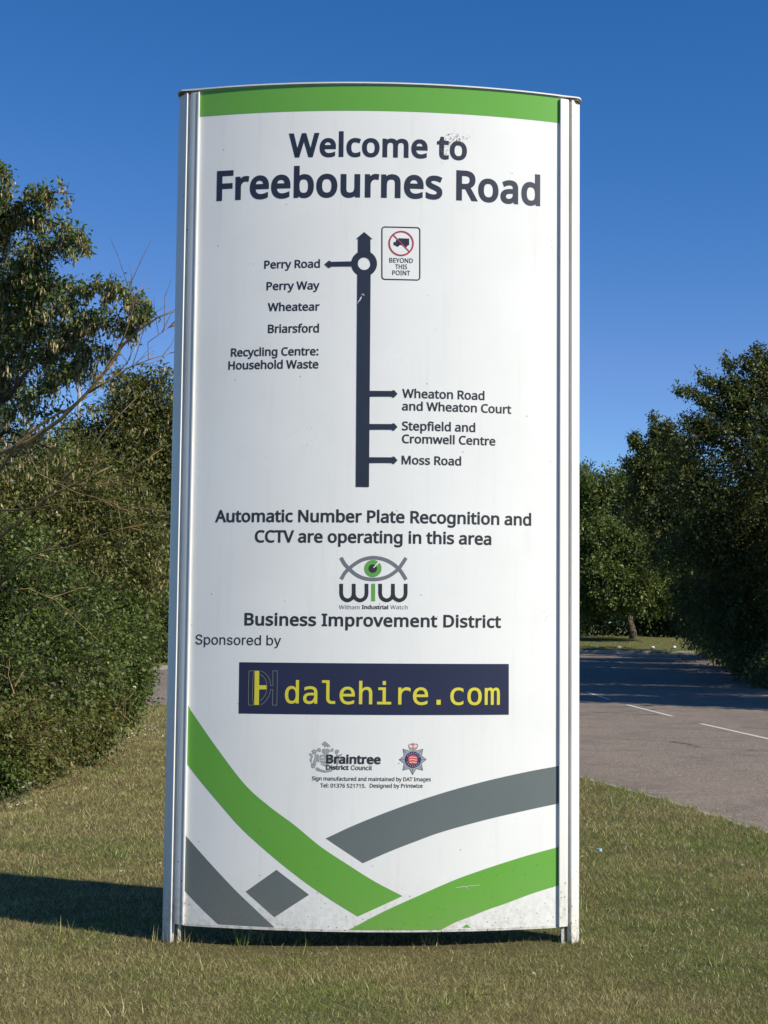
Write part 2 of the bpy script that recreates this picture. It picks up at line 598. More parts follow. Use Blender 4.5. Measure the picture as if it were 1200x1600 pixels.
# kerb stones
M['kerb'] = plain('kerb_concrete', (0.40, 0.37, 0.33), 0.85, 0.4, 9)
kb = MB().box(0.006, 0.9, 0.0, 0.125, -0.25, 0.0)
kerb_me = kb.mesh('kerbstone'); kerb_me.materials.append(M['kerb'])
eb = MB().box(0.006, 0.9, 0.0, 0.06, -0.25, 0.0)
edge_me = eb.mesh('kerbstone'); edge_me.materials.append(M['kerb'])
def kerb_run(name, line, rise, me, y_lim=(-1e9, 1e9), x_lim=(-1e9, 1e9)):
    root = thing(name, None, None)
    tag(root, kind='structure')
    pts = [Vector(p) for p in line]
    seg = 0; left = 0.0
    for i in range(len(pts) - 1):
        a_, b_ = pts[i], pts[i + 1]
        L = (b_ - a_).length
        d = (b_ - a_) / L
        t = left
        while t < L:
            p = a_ + d * t
            if y_lim[0] < p.y < y_lim[1] and x_lim[0] < p.x < x_lim[1]:
                o = bpy.data.objects.new('kerbstone', me)
                COL.objects.link(o)
                o.parent = root
                # stones stand outside the asphalt (to the right of the direction of travel)
                o.location = (p.x, p.y, float(terrain(p.x, p.y)) + rise + random.uniform(-.006, .006))
                o.rotation_euler = (random.uniform(-.02, .02), random.uniform(-.006, .006), math.atan2(d.y, d.x))
            t += 0.9
        left = t - L
    return root
kerb_run('kerb', list(reversed(NEAR)), -0.012, edge_me, (5, 36), (-9, 5)).rotation_euler = (0, 0, 0)
kerb_run('kerb', [tuple(p) for p in reversed(FARL + FARR)], 0.10, kerb_me, (45, 80), (-12, 24))

# ------------------------------------------------------------------ grass
def grassmat():
    m, nt, b = mat_new('dry_grass')
    a = nt.nodes.new('ShaderNodeAttribute'); a.attribute_name = 'tint'
    P_ = pos(nt)
    n1 = noise(nt, P_, 1.3, 4, 0.6)
    n2 = noise(nt, P_, 5.5, 3, 0.6)
    gcol = mix(nt, ramp(nt, n2, [(0.35, 0.0), (0.65, 1.0)]), (0.090, 0.150, 0.026), (0.200, 0.265, 0.046))
    dcol = mix(nt, ramp(nt, n2, [(0.4, 0.0), (0.7, 1.0)]), (0.37, 0.325, 0.135), (0.22, 0.175, 0.066))
    # share of dry blades varies from patch to patch
    sx = nt.nodes.new('ShaderNodeSeparateXYZ'); nt.links.new(P_, sx.inputs[0])
    n0 = noise(nt, P_, 0.42, 3, 0.6)
    n1 = math_n(nt, 'ADD', math_n(nt, 'MULTIPLY', n1, 0.9), math_n(nt, 'MULTIPLY', math_n(nt, 'SUBTRACT', n0, 0.45), 1.1))
    away = math_n(nt, 'SUBTRACT', n1, math_n(nt, 'MULTIPLY', math_n(nt, 'SUBTRACT', sx.outputs[0], 0.3), 0.045))
    away = math_n(nt, 'SUBTRACT', away, math_n(nt, 'MULTIPLY', math_n(nt, 'GREATER_THAN', sx.outputs[1], 45.0), 0.3))
    share = ramp(nt, away, [(0.26, 0.08), (0.43, 0.38), (0.60, 0.82)])
    f = math_n(nt, 'LESS_THAN', a.outputs['Fac'], share)
    c = mix(nt, f, gcol, dcol)
    c = mix(nt, math_n(nt, 'GREATER_THAN', math_n(nt, 'FRACT', math_n(nt, 'MULTIPLY', a.outputs['Fac'], 37.0)), 0.90), c, (0.62, 0.57, 0.31))
    nt.links.new(c, b.inputs['Base Color'])
    b.inputs['Roughness'].default_value = 0.55
    b.inputs['Specular IOR Level'].default_value = 0.25
    t = nt.nodes.new('ShaderNodeBsdfTranslucent')
    nt.links.new(c, t.inputs['Color'])
    ms = nt.nodes.new('ShaderNodeMixShader'); ms.inputs[0].default_value = 0.25
    nt.links.new(b.outputs[0], ms.inputs[1]); nt.links.new(t.outputs[0], ms.inputs[2])
    nt.links.new(ms.outputs[0], nt.nodes['Material Output'].inputs['Surface'])
    return m
M['grass'] = grassmat()


def ground_zb(x, y):
    """interpolated from the ground mesh, so blades stand on the facets"""
    xi = np.clip(np.searchsorted(gx, x) - 1, 0, nx - 2); yi = np.clip(np.searchsorted(gy, y) - 1, 0, ny - 2)
    tx = (x - gx[xi]) / (gx[xi + 1] - gx[xi]); ty = (y - gy[yi]) / (gy[yi + 1] - gy[yi])
    return (GZ[yi, xi] * (1 - tx) + GZ[yi, xi + 1] * tx) * (1 - ty) + (GZ[yi + 1, xi] * (1 - tx) + GZ[yi + 1, xi + 1] * tx) * ty


def blades(x, y, hmin, hmax, w, lean, tint):
    n = len(x)
    z = ground_zb(x, y) - 0.003
    az = RNG.uniform(0, 2 * np.pi, n)
    h = RNG.uniform(hmin, hmax, n)
    ln = lean * RNG.uniform(0.3, 1.0, n)
    la = RNG.uniform(0, 2 * np.pi, n)
    dx, dy = np.cos(az) * w / 2, np.sin(az) * w / 2
    V = np.empty((n, 3, 3))
    V[:, 0] = np.stack([x - dx, y - dy, z], 1)
    V[:, 1] = np.stack([x + dx, y + dy, z], 1)
    V[:, 2] = np.stack([x + np.cos(la) * h * np.sin(ln), y + np.sin(la) * h * np.sin(ln), z + h * np.cos(ln)], 1)
    return V.reshape(-1, 3), np.arange(3 * n).reshape(-1, 3), np.repeat(tint, 3)


NB = 1500000
gy_ = 5.2 * (86 / 5.2) ** (RNG.uniform(0, 1, NB) ** 1.25)
gx_ = RNG.uniform(-1, 1, NB) * (0.272 * gy_ + 0.35)
ok = ~in_poly(gx_, gy_) | (dist_poly(gx_, gy_) < 0.035)
ok &= ~((gy_ > 31) & (gy_ < 50) & (gx_ < 0))
# bare earth under and just in front of the sign
bare = np.exp(-((gx_ - SIGN_LOC.x) / 1.15) ** 4 - ((gy_ - 7.72) / 0.20) ** 2)
patch = fbm(gx_, gy_, 2.3) * 0.5 + fbm(gx_ + 5, gy_, 6.0) * 0.4
ok &= RNG.uniform(0, 1, NB) > bare * 0.9
ok &= RNG.uniform(0, 1, NB) > np.clip(patch, 0, 1) * 0.8
gx_, gy_ = gx_[ok], gy_[ok]
n = len(gx_)
tall = np.clip(0.75 + 0.5 * fbm(gx_, gy_, 3.1) + 0.9 * np.exp(-((dist_poly(gx_, gy_)) / 0.12) ** 2), 0.4, 1.8)
dist_k = (gy_ / 6.0) ** 0.62
w_ = RNG.uniform(0.0013, 0.0027, n) * dist_k ** 1.5
flat = RNG.uniform(0, 1, n) < 0.55
lean_ = np.where(flat, 1.5, 1.05)
hh = np.where(flat, RNG.uniform(0.014, 0.040, n), RNG.uniform(0.012, 0.032, n) * tall) * np.minimum(dist_k, 1.6)
tint_ = np.clip(np.where(flat, RNG.uniform(0, 0.75, n), RNG.uniform(0.15, 1.0, n)), 0, 1)
V, F, T = blades(gx_, gy_, hh * 0.8, hh * 1.2, w_, lean_, tint_)
me = mesh_np('grass', V, F, {'tint': T})
o = link('grass', me, M['grass'])
tag(o, 'short dry mown grass, olive and straw coloured, around the sign', 'grass', kind='stuff')
# longer green tufts: along the hedge foot, round the posts, here and there in the lawn
tx, ty, tt_ = [], [], []
def tuft(x, y, n, r):
    tx.append(x + RNG.normal(0, r, n)); ty.append(y + RNG.normal(0, r, n))
for k in range(150):
    yy = RNG.uniform(12.5, 29)
    tuft(-3.25 - 0.045 * (yy - 13) - abs(RNG.normal(0, 0.25)), yy, 45, 0.09)
for k in range(130):
    yy = RNG.uniform(5.6, 16); tuft(RNG.uniform(-1, 1) * 0.27 * yy, yy, RNG.integers(8, 26), 0.03)
for px_, py_ in ((-1.10, 7.83), (-1.04, 7.82), (1.01, 7.82), (0.93, 7.86), (-0.66, 7.80), (-0.6, 7.82), (0.25, 7.78), (-0.98, 7.80)):
    tuft(px_, py_, 14, 0.03)
tx = np.concatenate(tx); ty = np.concatenate(ty)
k = ~in_poly(tx, ty); tx, ty = tx[k], ty[k]
V, F, T = blades(tx, ty, 0.04, 0.11, RNG.uniform(0.003, 0.006, len(tx)), 0.6, RNG.uniform(0.35, 1.0, len(tx)))
o = link('grass_tufts', mesh_np('grass_tufts', V, F, {'tint': T}), M['grass'])
tag(o, 'longer green grass tufts along the hedge foot and sign posts', 'grass', kind='stuff')


# ------------------------------------------------------------------ the sign
RAD, UH, ZT, ZB, ZG = 3.232, 0.9605, 4.379, 0.089, 4.237
sign = thing('welcome_sign', 'tall white curved welcome sign with route map, green and grey bands, on grass', 'sign', SIGN_LOC, rot=(0, SIGN_TILT, SIGN_YAW))
bpy.context.view_layer.update()
SMI = (Matrix.Translation(SIGN_LOC) @ Matrix.Rotation(SIGN_YAW, 4, 'Z') @ Matrix.Rotation(SIGN_TILT, 4, 'Y')).inverted()


def surf(u, z, off=0.0):
    a = u / RAD
    return ((RAD + off) * math.sin(a), RAD - (RAD + off) * math.cos(a), z)


def S(px, py):
    """where the line of sight through a pixel meets the printed face, as (arc length, height)"""
    o = SMI @ Vector((0, 0, EYE))
    d = SMI.to_3x3() @ ray(px, py)
    A = d.x ** 2 + d.y ** 2
    B = 2 * (o.x * d.x + (o.y - RAD) * d.y)
    C_ = o.x ** 2 + (o.y - RAD) ** 2 - RAD ** 2
    t = (-B - math.sqrt(B * B - 4 * A * C_)) / (2 * A)
    p = o + d * t
    return (RAD * math.asin(p.x / RAD), p.z)


# front panel with thickness, fine columns
def curved_panel(u0, u1, z0, z1, off0, off1, n=72, flip=False):
    mb = MB()
    vs, fs = [], []
    for i in range(n + 1):
        u = u0 + (u1 - u0) * i / n
        for z in (z0, z1):
            for off in (off0, off1):
                x, y, zz = surf(u, z, off)
                if flip: y = 2 * YT - y
                vs.append((x, y, zz))
    for i in range(n):
        a_, b_ = 4 * i, 4 * i + 4
        # order: (z0,off0)(z0,off1)(z1,off0)(z1,off1)
        fs += [(a_ + 1, b_ + 1, b_ + 3, a_ + 3), (b_, a_, a_ + 2, b_ + 2), (a_, b_, b_ + 1, a_ + 1), (a_ + 3, b_ + 3, b_ + 2, a_ + 2)]
    e = 4 * n
    fs += [(0, 1, 3, 2), (e + 1, e, e + 2, e + 3)]
    mb.add(vs, fs)
    return mb


def smooth_by_angle(o, ang=35):
    me = o.data
    me.polygons.foreach_set('use_smooth', [True] * len(me.polygons))
    try:
        me.set_sharp_from_angle(angle=R(ang))
    except Exception:
        pass


XE, YE = RAD * math.sin(UH / RAD), RAD - RAD * math.cos(UH / RAD)
YT = YE + 0.035            # centre plane of the lens-shaped body
fp = curved_panel(-UH, UH, ZB, ZT - 0.002, -0.004, 0.0).build('front_panel', M['white'], sign)
smooth_by_angle(fp)
bp = curved_panel(-UH, UH, ZB, ZT - 0.002, -0.004, 0.0, flip=True).build('back_panel', M['white'], sign)
smooth_by_angle(bp)
# bottom flange and closing plate, lens-shaped
arc = [surf(UH * (i / 24.0) * 2 - UH, 0, -0.006)[:2] for i in range(25)]
lens = [(x, y) for x, y in arc] + [(x, 2 * YT - y) for x, y in reversed(arc)]
MB().prism(lens, ZB + 0.012, ZB + 0.020).build('bottom_plate', M['steel'], sign)
lip = curved_panel(-UH, UH, ZB - 0.010, ZB - 0.001, -0.020, 0.0015)
smooth_by_angle(lip.build('bottom_lip', M['post'], sign))
# cap
def lens_out(off, ext):
    a_ = [surf(-UH + 2 * UH * i / 40.0, 0, off)[:2] for i in range(41)]
    a_ = [p for p in a_]
    rx = 1.036 + 0.0; rr = 0.025 + ext
    right = [(rx + rr * math.sin(t) * 1.05, YT + 0.05 - (0.064 + ext) * math.cos(t)) for t in np.linspace(0.05, math.pi - 0.35, 12)]
    left = [(-x, y) for x, y in reversed(right)]
    return a_ + right + [(x, 2 * YT - y) for x, y in reversed(a_)] + left
cap = MB().prism(lens_out(0.010, 0.007), ZT, ZT + 0.007)
cap.build('cap', M['post'], sign)
cap2 = MB().prism(lens_out(-0.008, 0.002), ZT - 0.012, ZT - 0.0005)
cap2.build('cap_liner', M['steel'], sign)
for s in (-1, 1):
    # side trim extrusion gripping the panel edge
    prof = [(XE - 0.002, YE + 0.020), (XE - 0.002, YE - 0.013), (XE + 0.001, YE - 0.0155), (XE + 0.007, YE - 0.0145), (XE + 0.009, YE - 0.0105),
            (XE + 0.022, YE - 0.006), (XE + 0.036, YE - 0.0005), (XE + 0.044, YE + 0.004), (XE + 0.0475, YE + 0.010), (XE + 0.0475, YE + 0.030)]
    prof = [(s * x, y) for x, y in prof]
    back = [(x, 2 * YT - y) for x, y in reversed(prof)]
    poly = prof + back
    if s > 0: poly = poly[::-1] if False else poly
    t = MB().prism(poly, ZB - 0.004, ZT - 0.013).build('side_trim', M['post'], sign)
    smooth_by_angle(t, 30)
    # round post with a recessed web against the trim
    c0 = 1.030
    half = [(0.9945, -0.010), (1.0058, -0.010), (1.0065, -0.019), (1.0085, -0.0245), (1.0115, -0.0265), (1.0150, -0.0255), (1.0185, -0.0220), (1.0320, -0.0035),
            (1.0430, 0.0120), (1.0540, 0.0260), (1.0610, 0.0390), (1.0625, 0.0500)]
    pr = [(x, YT + y) for x, y in half] + [(x, YT + 0.100 - y) for x, y in reversed(half[:-1])]
    pr = [(s * x, y) for x, y in pr]
    p_ = MB().prism(pr, -0.30, ZT - 0.013).build('post', M['post'], sign)
    smooth_by_angle(p_, 40)
    # inner steel tongue and pale leg under the trim
    xa = 0.962
    MB().box(min(s * xa, s * (xa + 0.014)), max(s * xa, s * (xa + 0.014)), YT - 0.022, YT + 0.022, -0.25, ZB - 0.005).build('leg', M['post'], sign)
    MB().box(min(s * 0.9765, s * 0.9935), max(s * 0.9765, s * 0.9935), YT - 0.006, YT + 0.02, -0.25, ZB - 0.006).build('steel_tongue', M['steel'], sign)

# ------------------------------------------------------------------ print on the face
def face_mesh(name, pts2, faces, off, mat, parent=None, smooth=True):
    vs = [surf(p[0], p[1], off + (p[2] if len(p) > 2 else 0.0)) for p in pts2]
    out = []
    for f in faces:
        ar = 0.0
        for i in range(len(f)):
            p, q = pts2[f[i - 1]], pts2[f[i]]
            ar += p[0] * q[1] - q[0] * p[1]
        out.append(tuple(f) if ar > 0 else tuple(reversed(f)))
    me = bpy.data.meshes.new(name)
    me.from_pydata(vs, [], out)
    # normals follow the curved face
    me.polygons.foreach_set('use_smooth', [True] * len(me.polygons))
    nr = [(math.sin(p[0] / RAD), -math.cos(p[0] / RAD), 0) for p in pts2]
    try:
        me.normals_split_custom_set_from_vertices(nr)
    except Exception:
        pass
    return link(name, me, mat, fp if parent is None else parent)


def union(polys, layers=None):
    """overlapping ink shapes, each a hair prouder than the one before -> (points, faces)"""
    pts, fs = [], []
    for k, p in enumerate(polys):
        lay = (layers[k] if layers else k) * 0.00003
        b_ = len(pts)
        P3 = [Vector((q[0], q[1], 0)) for q in p]
        pts += [(q[0], q[1], lay) for q in p]
        if len(p) <= 4:
            fs.append(tuple(range(b_, b_ + len(p))))
        else:
            fs += [tuple(b_ + i for i in t) for t in tessellate_polygon([P3])]
    return pts, fs


def strips(poly, step=0.05):
    """cut polygon in vertical columns so a wide shape can follow the curve"""
    us = [p[0] for p in poly]
    u0, u1 = min(us), max(us)
    n = max(1, int(math.ceil((u1 - u0) / step)))
    out = []

    def clip(P, k, keep_ge):
        res = []
        for i in range(len(P)):
            a_, b_ = P[i - 1], P[i]
            ia = a_[0] >= k if keep_ge else a_[0] <= k
            ib = b_[0] >= k if keep_ge else b_[0] <= k
            if ia != ib:
                t = (k - a_[0]) / (b_[0] - a_[0])
                res.append((k, a_[1] + t * (b_[1] - a_[1])))
            if ib: res.append(b_)
        return res
    tris = []
    tt = tessellate_polygon([[Vector((p[0], p[1], 0)) for p in poly]])
    for t in tt:
        T = [poly[i] for i in t]
        for j in range(n):
            a_, b_ = u0 + (u1 - u0) * j / n, u0 + (u1 - u0) * (j + 1) / n
            c_ = clip(T, a_, True)
            if len(c_) >= 3: c_ = clip(c_, b_, False)
            if len(c_) >= 3:
                tris.append(c_)
    return tris


def shape(name, px_poly, mat, off=0.0007, step=0.05, uz=False, parent=None):
    poly = px_poly if uz else [S(*p) for p in px_poly]
    poly = [(max(-UH + 0.0005, min(UH - 0.0005, p[0])), max(ZB + 0.0005, p[1])) for p in poly]
    pts, faces = [], []
    for c_ in strips(poly, step):
        b_ = len(pts)
        pts += c_
        faces.append(tuple(range(b_, b_ + len(c_))))
    return face_mesh(name, pts, faces, off, mat, parent)


def ribbon(line, w, closed=False):
    """mitred outline quads for a polyline, in (u,z)"""
    P0 = [Vector(p) for p in line]
    P = []
    m_ = len(P0)
    for i in range(m_ if closed else m_ - 1):
        a_, b_ = P0[i], P0[(i + 1) % m_]
        k_ = max(1, int((b_ - a_).length / 0.04))
        P += [a_.lerp(b_, j_ / k_) for j_ in range(k_)]
    if not closed: P.append(P0[-1])
    n = len(P)
    L, Rr = [], []
    for i in range(n):
        if closed:
            a_, b_ = P[i - 1], P[(i + 1) % n]
            d1 = (P[i] - a_).normalized(); d2 = (b_ - P[i]).normalized()
        else:
            d1 = (P[i] - P[i - 1]).normalized() if i > 0 else (P[1] - P[0]).normalized()
            d2 = (P[i + 1] - P[i]).normalized() if i < n - 1 else d1
        nn = Vector((-(d1.y + d2.y), d1.x + d2.x))
        if nn.length < 1e-6: nn = Vector((-d1.y, d1.x))
        nn.normalize()
        k = max(0.4, nn.dot(Vector((-d1.y, d1.x))))
        L.append(P[i] + nn * (w / 2 / k)); Rr.append(P[i] - nn * (w / 2 / k))
    out = []
    for i in range(n if closed else n - 1):
        j = (i + 1) % n
        out.append([L[i], L[j], Rr[j], Rr[i]])
    return out


PXM = (S(600, 1000)[0] - S(500, 1000)[0]) / 100.0      # metres per photo pixel near eye level


def strokes(name, lines, w_px, mat, off=0.0009, closed=False, parent=None):
    polys, lay = [], []
    for k, ln in enumerate(lines):
        r_ = ribbon([S(*p) for p in ln], w_px * PXM, closed)
        polys += r_
        lay += [k] * len(r_)
    pts, faces = union(polys, lay)
    return face_mesh(name, pts, faces, off, mat, parent)


def circ(cx, cy, r, n=40, r2=None):
    return [(cx + r * math.cos(2 * math.pi * i / n), cy + (r2 or r) * math.sin(2 * math.pi * i / n)) for i in range(n)]


# --- lettering
FD = bpy.utils.system_resource('DATAFILES', path='fonts') or ''
_fonts = {}
def font(fn):
    if fn not in _fonts:
        f = None
        try:
            if fn: f = bpy.data.fonts.load(os.path.join(FD, fn))
        except Exception:
            f = None
        _fonts[fn] = f
    return _fonts[fn]
HUM = 'NotoSansHebrew-Regular.woff2'
GRO = 'Inter.woff2'
MONO = 'DejaVuSansMono.woff2'


def glyph_mesh(body, fn, bold, space):
    """letter outlines of the line, filled, with every outline point pushed outwards by `bold`"""
    c_ = bpy.data.curves.new('tmp', 'FONT')
    c_.body = body
    f = font(fn)
    if f: c_.font = f
    c_.resolution_u = 4
    c_.space_character = space
    o = bpy.data.objects.new('tmp', c_)
    COL.objects.link(o)
    dg = bpy.context.evaluated_depsgraph_get()
    me = bpy.data.meshes.new_from_object(o.evaluated_get(dg))
    bpy.data.objects.remove(o)
    raw = [(v.co.x, v.co.y) for v in me.vertices]
    fr = [list(p.vertices) for p in me.polygons]
    bpy.data.meshes.remove(me)
    # weld
    idx, vs, mp_ = {}, [], []
    for v in raw:
        k = (round(v[0], 4), round(v[1], 4))
        if k not in idx:
            idx[k] = len(vs)
            vs.append(Vector(v))
        mp_.append(idx[k])
    fs = []
    for f_ in fr:
        g_ = [mp_[i] for i in f_]
        if len(set(g_)) < 3: continue
        A_, B_, C_ = vs[g_[0]], vs[g_[1]], vs[g_[2]]
        if (B_ - A_).cross(C_ - A_) < 0: g_.reverse()
        fs.append(g_)
    he = {}
    for f_ in fs:
        for i in range(len(f_)):
            e_ = (f_[i - 1], f_[i])
            he[e_] = he.get(e_, 0) + 1
    nrm = {}
    for (a_, b_), n_ in he.items():
        if (b_, a_) in he: continue
        d = vs[b_] - vs[a_]
        if d.length < 1e-6: continue
        nn = Vector((d.y, -d.x)).normalized()
        nrm.setdefault(a_, []).append(nn)
        nrm.setdefault(b_, []).append(nn)
    out = [v.copy() for v in vs]
    for i, ns in nrm.items():
        t = Vector((0, 0))
        for q in ns: t += q
        if t.length < 1e-4: continue
        t.normalize()
        k = max(0.55, min(t.dot(q) for q in ns))
        out[i] = vs[i] + t * (bold / k)
    return out, fs


CAPH = {}
def text(body, x0, yl, x1, yr, cap_px, mat, fn=HUM, bold=0.024, space=1.0, off=0.0009, cap_ref=None, name='lettering'):
    vs, fs = glyph_mesh(body, fn, bold, space)
    if fn not in CAPH:
        hv, _ = glyph_mesh('H', fn, 0.0, 1.0)
        CAPH[fn] = max(p.y for p in hv) - min(p.y for p in hv)
    if cap_ref == 'asc':
        hv, _ = glyph_mesh('l', fn, 0.0, 1.0)
        capu = max(p.y for p in hv) - min(p.y for p in hv)
    else:
        capu = CAPH[fn]
    xmin, xmax = min(p.x for p in vs), max(p.x for p in vs)
    (u0, z0), (u1, z1) = S(x0, yl), S(x1, yr)
    zb_ = (z0 + z1) / 2
    zc = S((x0 + x1) / 2, (yl + yr) / 2 - cap_px)[1] - S((x0 + x1) / 2, (yl + yr) / 2)[1]
    sx = (u1 - u0) / (xmax - xmin)
    sz = zc / (capu + 2 * bold)
    P2 = [(u0 + (p.x - xmin) * sx, zb_ + (p.y + bold) * sz) for p in vs]
    # one mesh per word: break the line where the gap between letters is a space
    order = sorted(range(len(fs)), key=lambda i: min(vs[j].x for j in fs[i]))
    words, cmax = [[]], None
    for i in order:
        lo = min(vs[j].x for j in fs[i]); hi = max(vs[j].x for j in fs[i])
        if cmax is not None and lo - cmax > 0.135 - 2 * bold + 0.02 and fn != MONO:
            words.append([])
        words[-1].append(fs[i])
        cmax = hi if cmax is None else max(cmax, hi)
    for w_ in words:
        used = sorted({j for f_ in w_ for j in f_})
        mp2 = {j: k for k, j in enumerate(used)}
        face_mesh(name, [P2[j] for j in used], [tuple(mp2[j] for j in f_) for f_ in w_], off, mat)


INK, INK2 = M['ink'], M['ink2']
text('Welcome to', 451, 247, 729.5, 250.5, 38, INK, bold=0.026, space=1.03)
text('Freebournes Road', 338.5, 314.7, 844, 322, 47.5, INK, bold=0.026, space=1.03)
B2 = 0.022
text('Perry Road', 413, 419.8, 500, 418.6, 12.8, INK, bold=B2)
text('Perry Way', 416.5, 453.6, 499.5, 452.4, 13.0, INK, bold=B2)
text('Wheatear', 418.5, 486.2, 499.5, 485.8, 13.0, INK, bold=B2)
text('Briarsford', 418.8, 520.6, 498.5, 519.6, 13.4, INK2, bold=B2)
text('Recycling Centre:', 361, 557.2, 497.6, 555.6, 13.2, INK2, bold=B2)
text('Household Waste', 357, 577.6, 497.6, 576.0, 13.4, INK2, bold=B2)
text('Wheaton Road', 628.3, 622.4, 757, 624.8, 14.0, INK2, bold=B2)
text('and Wheaton Court', 628, 642.0, 798.8, 646.2, 13.8, INK2, bold=B2)
text('Stepfield and', 628, 673.0, 742.6, 674.8, 14.0, INK2, bold=B2)
text('Cromwell Centre', 628, 693.2, 774, 695.8, 13.8, INK2, bold=B2)
text('Moss Road', 627.4, 726.0, 720.6, 727.3, 13.8, INK2, bold=B2)
text('Automatic Number Plate Recognition and', 336, 817.8, 830, 820.0, 19.4, INK2, bold=0.024)
text('CCTV are operating in this area', 398.3, 849.0, 767.7, 850.4, 19.4, INK2, bold=0.024)
text('Business Improvement District', 382, 978.6, 782.7, 979.8, 19.8, INK2, bold=0.024, space=1.03)
text('Sponsored by', 305.5, 1007.6, 439.3, 1007.6, 15.6, INK2, fn=GRO, bold=0.004)
text('BEYOND', 608.3, 410.2, 645.2, 411.0, 7.2, INK2, bold=0.012)
text('THIS', 617.6, 420.3, 636.2, 420.5, 7.2, INK2, bold=0.012)
text('POINT', 613.0, 429.8, 640.8, 430.2, 7.2, INK2, bold=0.012)
text('Witham', 529.8, 951.7, 562.0, 951.8, 6.2, M['logogrey'], fn=GRO, bold=0.0)
text('Industrial', 565.5, 951.8, 606.6, 951.8, 6.2, INK2, bold=0.026)
text('Watch', 610.0, 951.8, 637.2, 951.8, 6.2, M['logogrey'], fn=GRO, bold=0.0)
text('Braintree', 509.8, 1193.2, 594.9, 1193.4, 14.2, INK2, bold=0.030, off=0.0017)
text('District', 509.8, 1202.3, 545.0, 1202.6, 7.0, INK2, bold=0.026, off=0.0017)
text('Council', 548.5, 1202.8, 581.4, 1203.2, 7.2, INK2, fn=GRO, bold=0.004, off=0.0017)
text('Sign manufactured and maintained by DAT Images', 487.6, 1219.8, 673.2, 1220.0, 6.2, INK2, bold=0.014)
text('Tel: 01376 521715.', 500.6, 1230.6, 571.5, 1230.7, 6.2, INK2, bold=0.014)
text('Designed by Printwize', 577.8, 1230.7, 660.4, 1230.8, 6.2, INK2, bold=0.014)
shape('sponsor_plate', [(374, 1034.6), (795, 1037.4), (795, 1116.8), (373, 1114.8)], M['navy'], 0.0007)
text('dalehire.com', 445, 1099.6, 780.8, 1100.4, 36.8, M['yellow'], fn=MONO, bold=0.006, off=0.0015, cap_ref='asc')

# --- colour bands
def smooth_line(pts, n=8):
    """Catmull-Rom through pixel points"""
    P = [Vector(p) for p in pts]
    P = [P[0] * 2 - P[1]] + P + [P[-1] * 2 - P[-2]]
    out = []
    for i in range(1, len(P) - 2):
        for k in range(n):
            t = k / n
            a_, b_, c_, d_ = P[i - 1:i + 3]
            out.append(tuple(0.5 * ((2 * b_) + (c_ - a_) * t + (2 * a_ - 5 * b_ + 4 * c_ - d_) * t * t + (3 * b_ - a_ - 3 * c_ + d_) * t ** 3)))
    out.append(tuple(P[-2]))
    return out


def quad_band(name, top, bot, mat, off=0.0007, uz=False):
    return shape(name, list(top) + list(reversed(bot)), mat, off, 0.03, uz)


n_ = 60
quad_band('green_header', [(-UH + 2 * UH * i / n_, ZT - 0.004) for i in range(n_ + 1)], [(-UH + 2 * UH * i / n_, ZG) for i in range(n_ + 1)], M['green'], uz=True)
quad_band('green_band', smooth_line([(292, 1101), (340, 1170), (383, 1226), (421, 1260), (460, 1289), (500, 1322), (542, 1350), (585, 1377), (629, 1400)]),
          smooth_line([(290, 1191), (318, 1226), (345, 1258), (372, 1289), (402.5, 1318), (440, 1350), (480, 1381), (520, 1408), (559, 1432)]), M['green'])
quad_band('grey_band', smooth_line([(286, 1301), (325, 1345), (364, 1387), (396, 1418), (429, 1449)]),
          smooth_line([(285, 1388), (299, 1403), (312, 1416), (325, 1429), (341, 1444)]), M['grey'])
shape('grey_diamond', [(384, 1393), (432, 1359), (483, 1398), (429, 1433)], M['grey'])
quad_band('grey_band', smooth_line([(509, 1310), (556.7, 1288), (623, 1262), (690, 1239.5), (756.7, 1221), (823, 1206), (877, 1196)]),
          smooth_line([(567, 1348.7), (610, 1330), (650, 1314.5), (690, 1300), (756.7, 1281.5), (823, 1266), (877, 1254.5)]), M['grey'])
quad_band('green_band', smooth_line([(545, 1453), (600, 1424), (656.7, 1398.3), (690, 1383.5), (723, 1370), (773, 1352.7), (823, 1337), (877, 1322)]),
          smooth_line([(689, 1453), (712, 1441), (736.7, 1431.5), (763, 1421), (790, 1411.7), (832, 1396), (877, 1382)]), M['green'])
shape('green_fragment', [(722, 1449.5), (729, 1444), (736, 1449.3)], M['green'], 0.0007)

# --- route map
def rect_px(x0, y0, x1, y1):
    return [(x0, y0), (x1, y0), (x1, y1), (x0, y1)]
polys = []
ring_o, ring_i = circ(569, 412, 20.2, 36), circ(569, 412, 9.8, 36)
for i in range(36):
    j = (i + 1) % 36
    polys.append([ring_o[i], ring_o[j], ring_i[j], ring_i[i]])
polys += [[(569, 362.5), (582.5, 374), (578.8, 373.6), (559.4, 373), (556.2, 373.4)]]
polys += [[(559.6, 372.5), (578.8, 373), (579, 399), (559.4, 399)]]
polys += [[(558.6, 425), (579.2, 425), (576.6, 761), (556.2, 760.6)]]
polys += [[(552, 408.3), (552, 416.3), (515, 416.6), (515, 409.2)], [(507, 412.9), (513.5, 407.6), (516.5, 407.6), (516.5, 418.4), (513.5, 418.4)]]
for y in (615.3, 667.0, 719.0):
    polys += [[(577, y - 4.6), (614, y - 4.4), (614, y + 4.4), (577, y + 4.4)], [(613, y - 5.6), (616, y - 5.6), (621.2, y + 0.2), (616, y + 5.8), (613, y + 5.8)]]
pts, fs = union([[S(*q) for q in p] for p in polys])
face_mesh('route_map', pts, fs, 0.0008, INK)

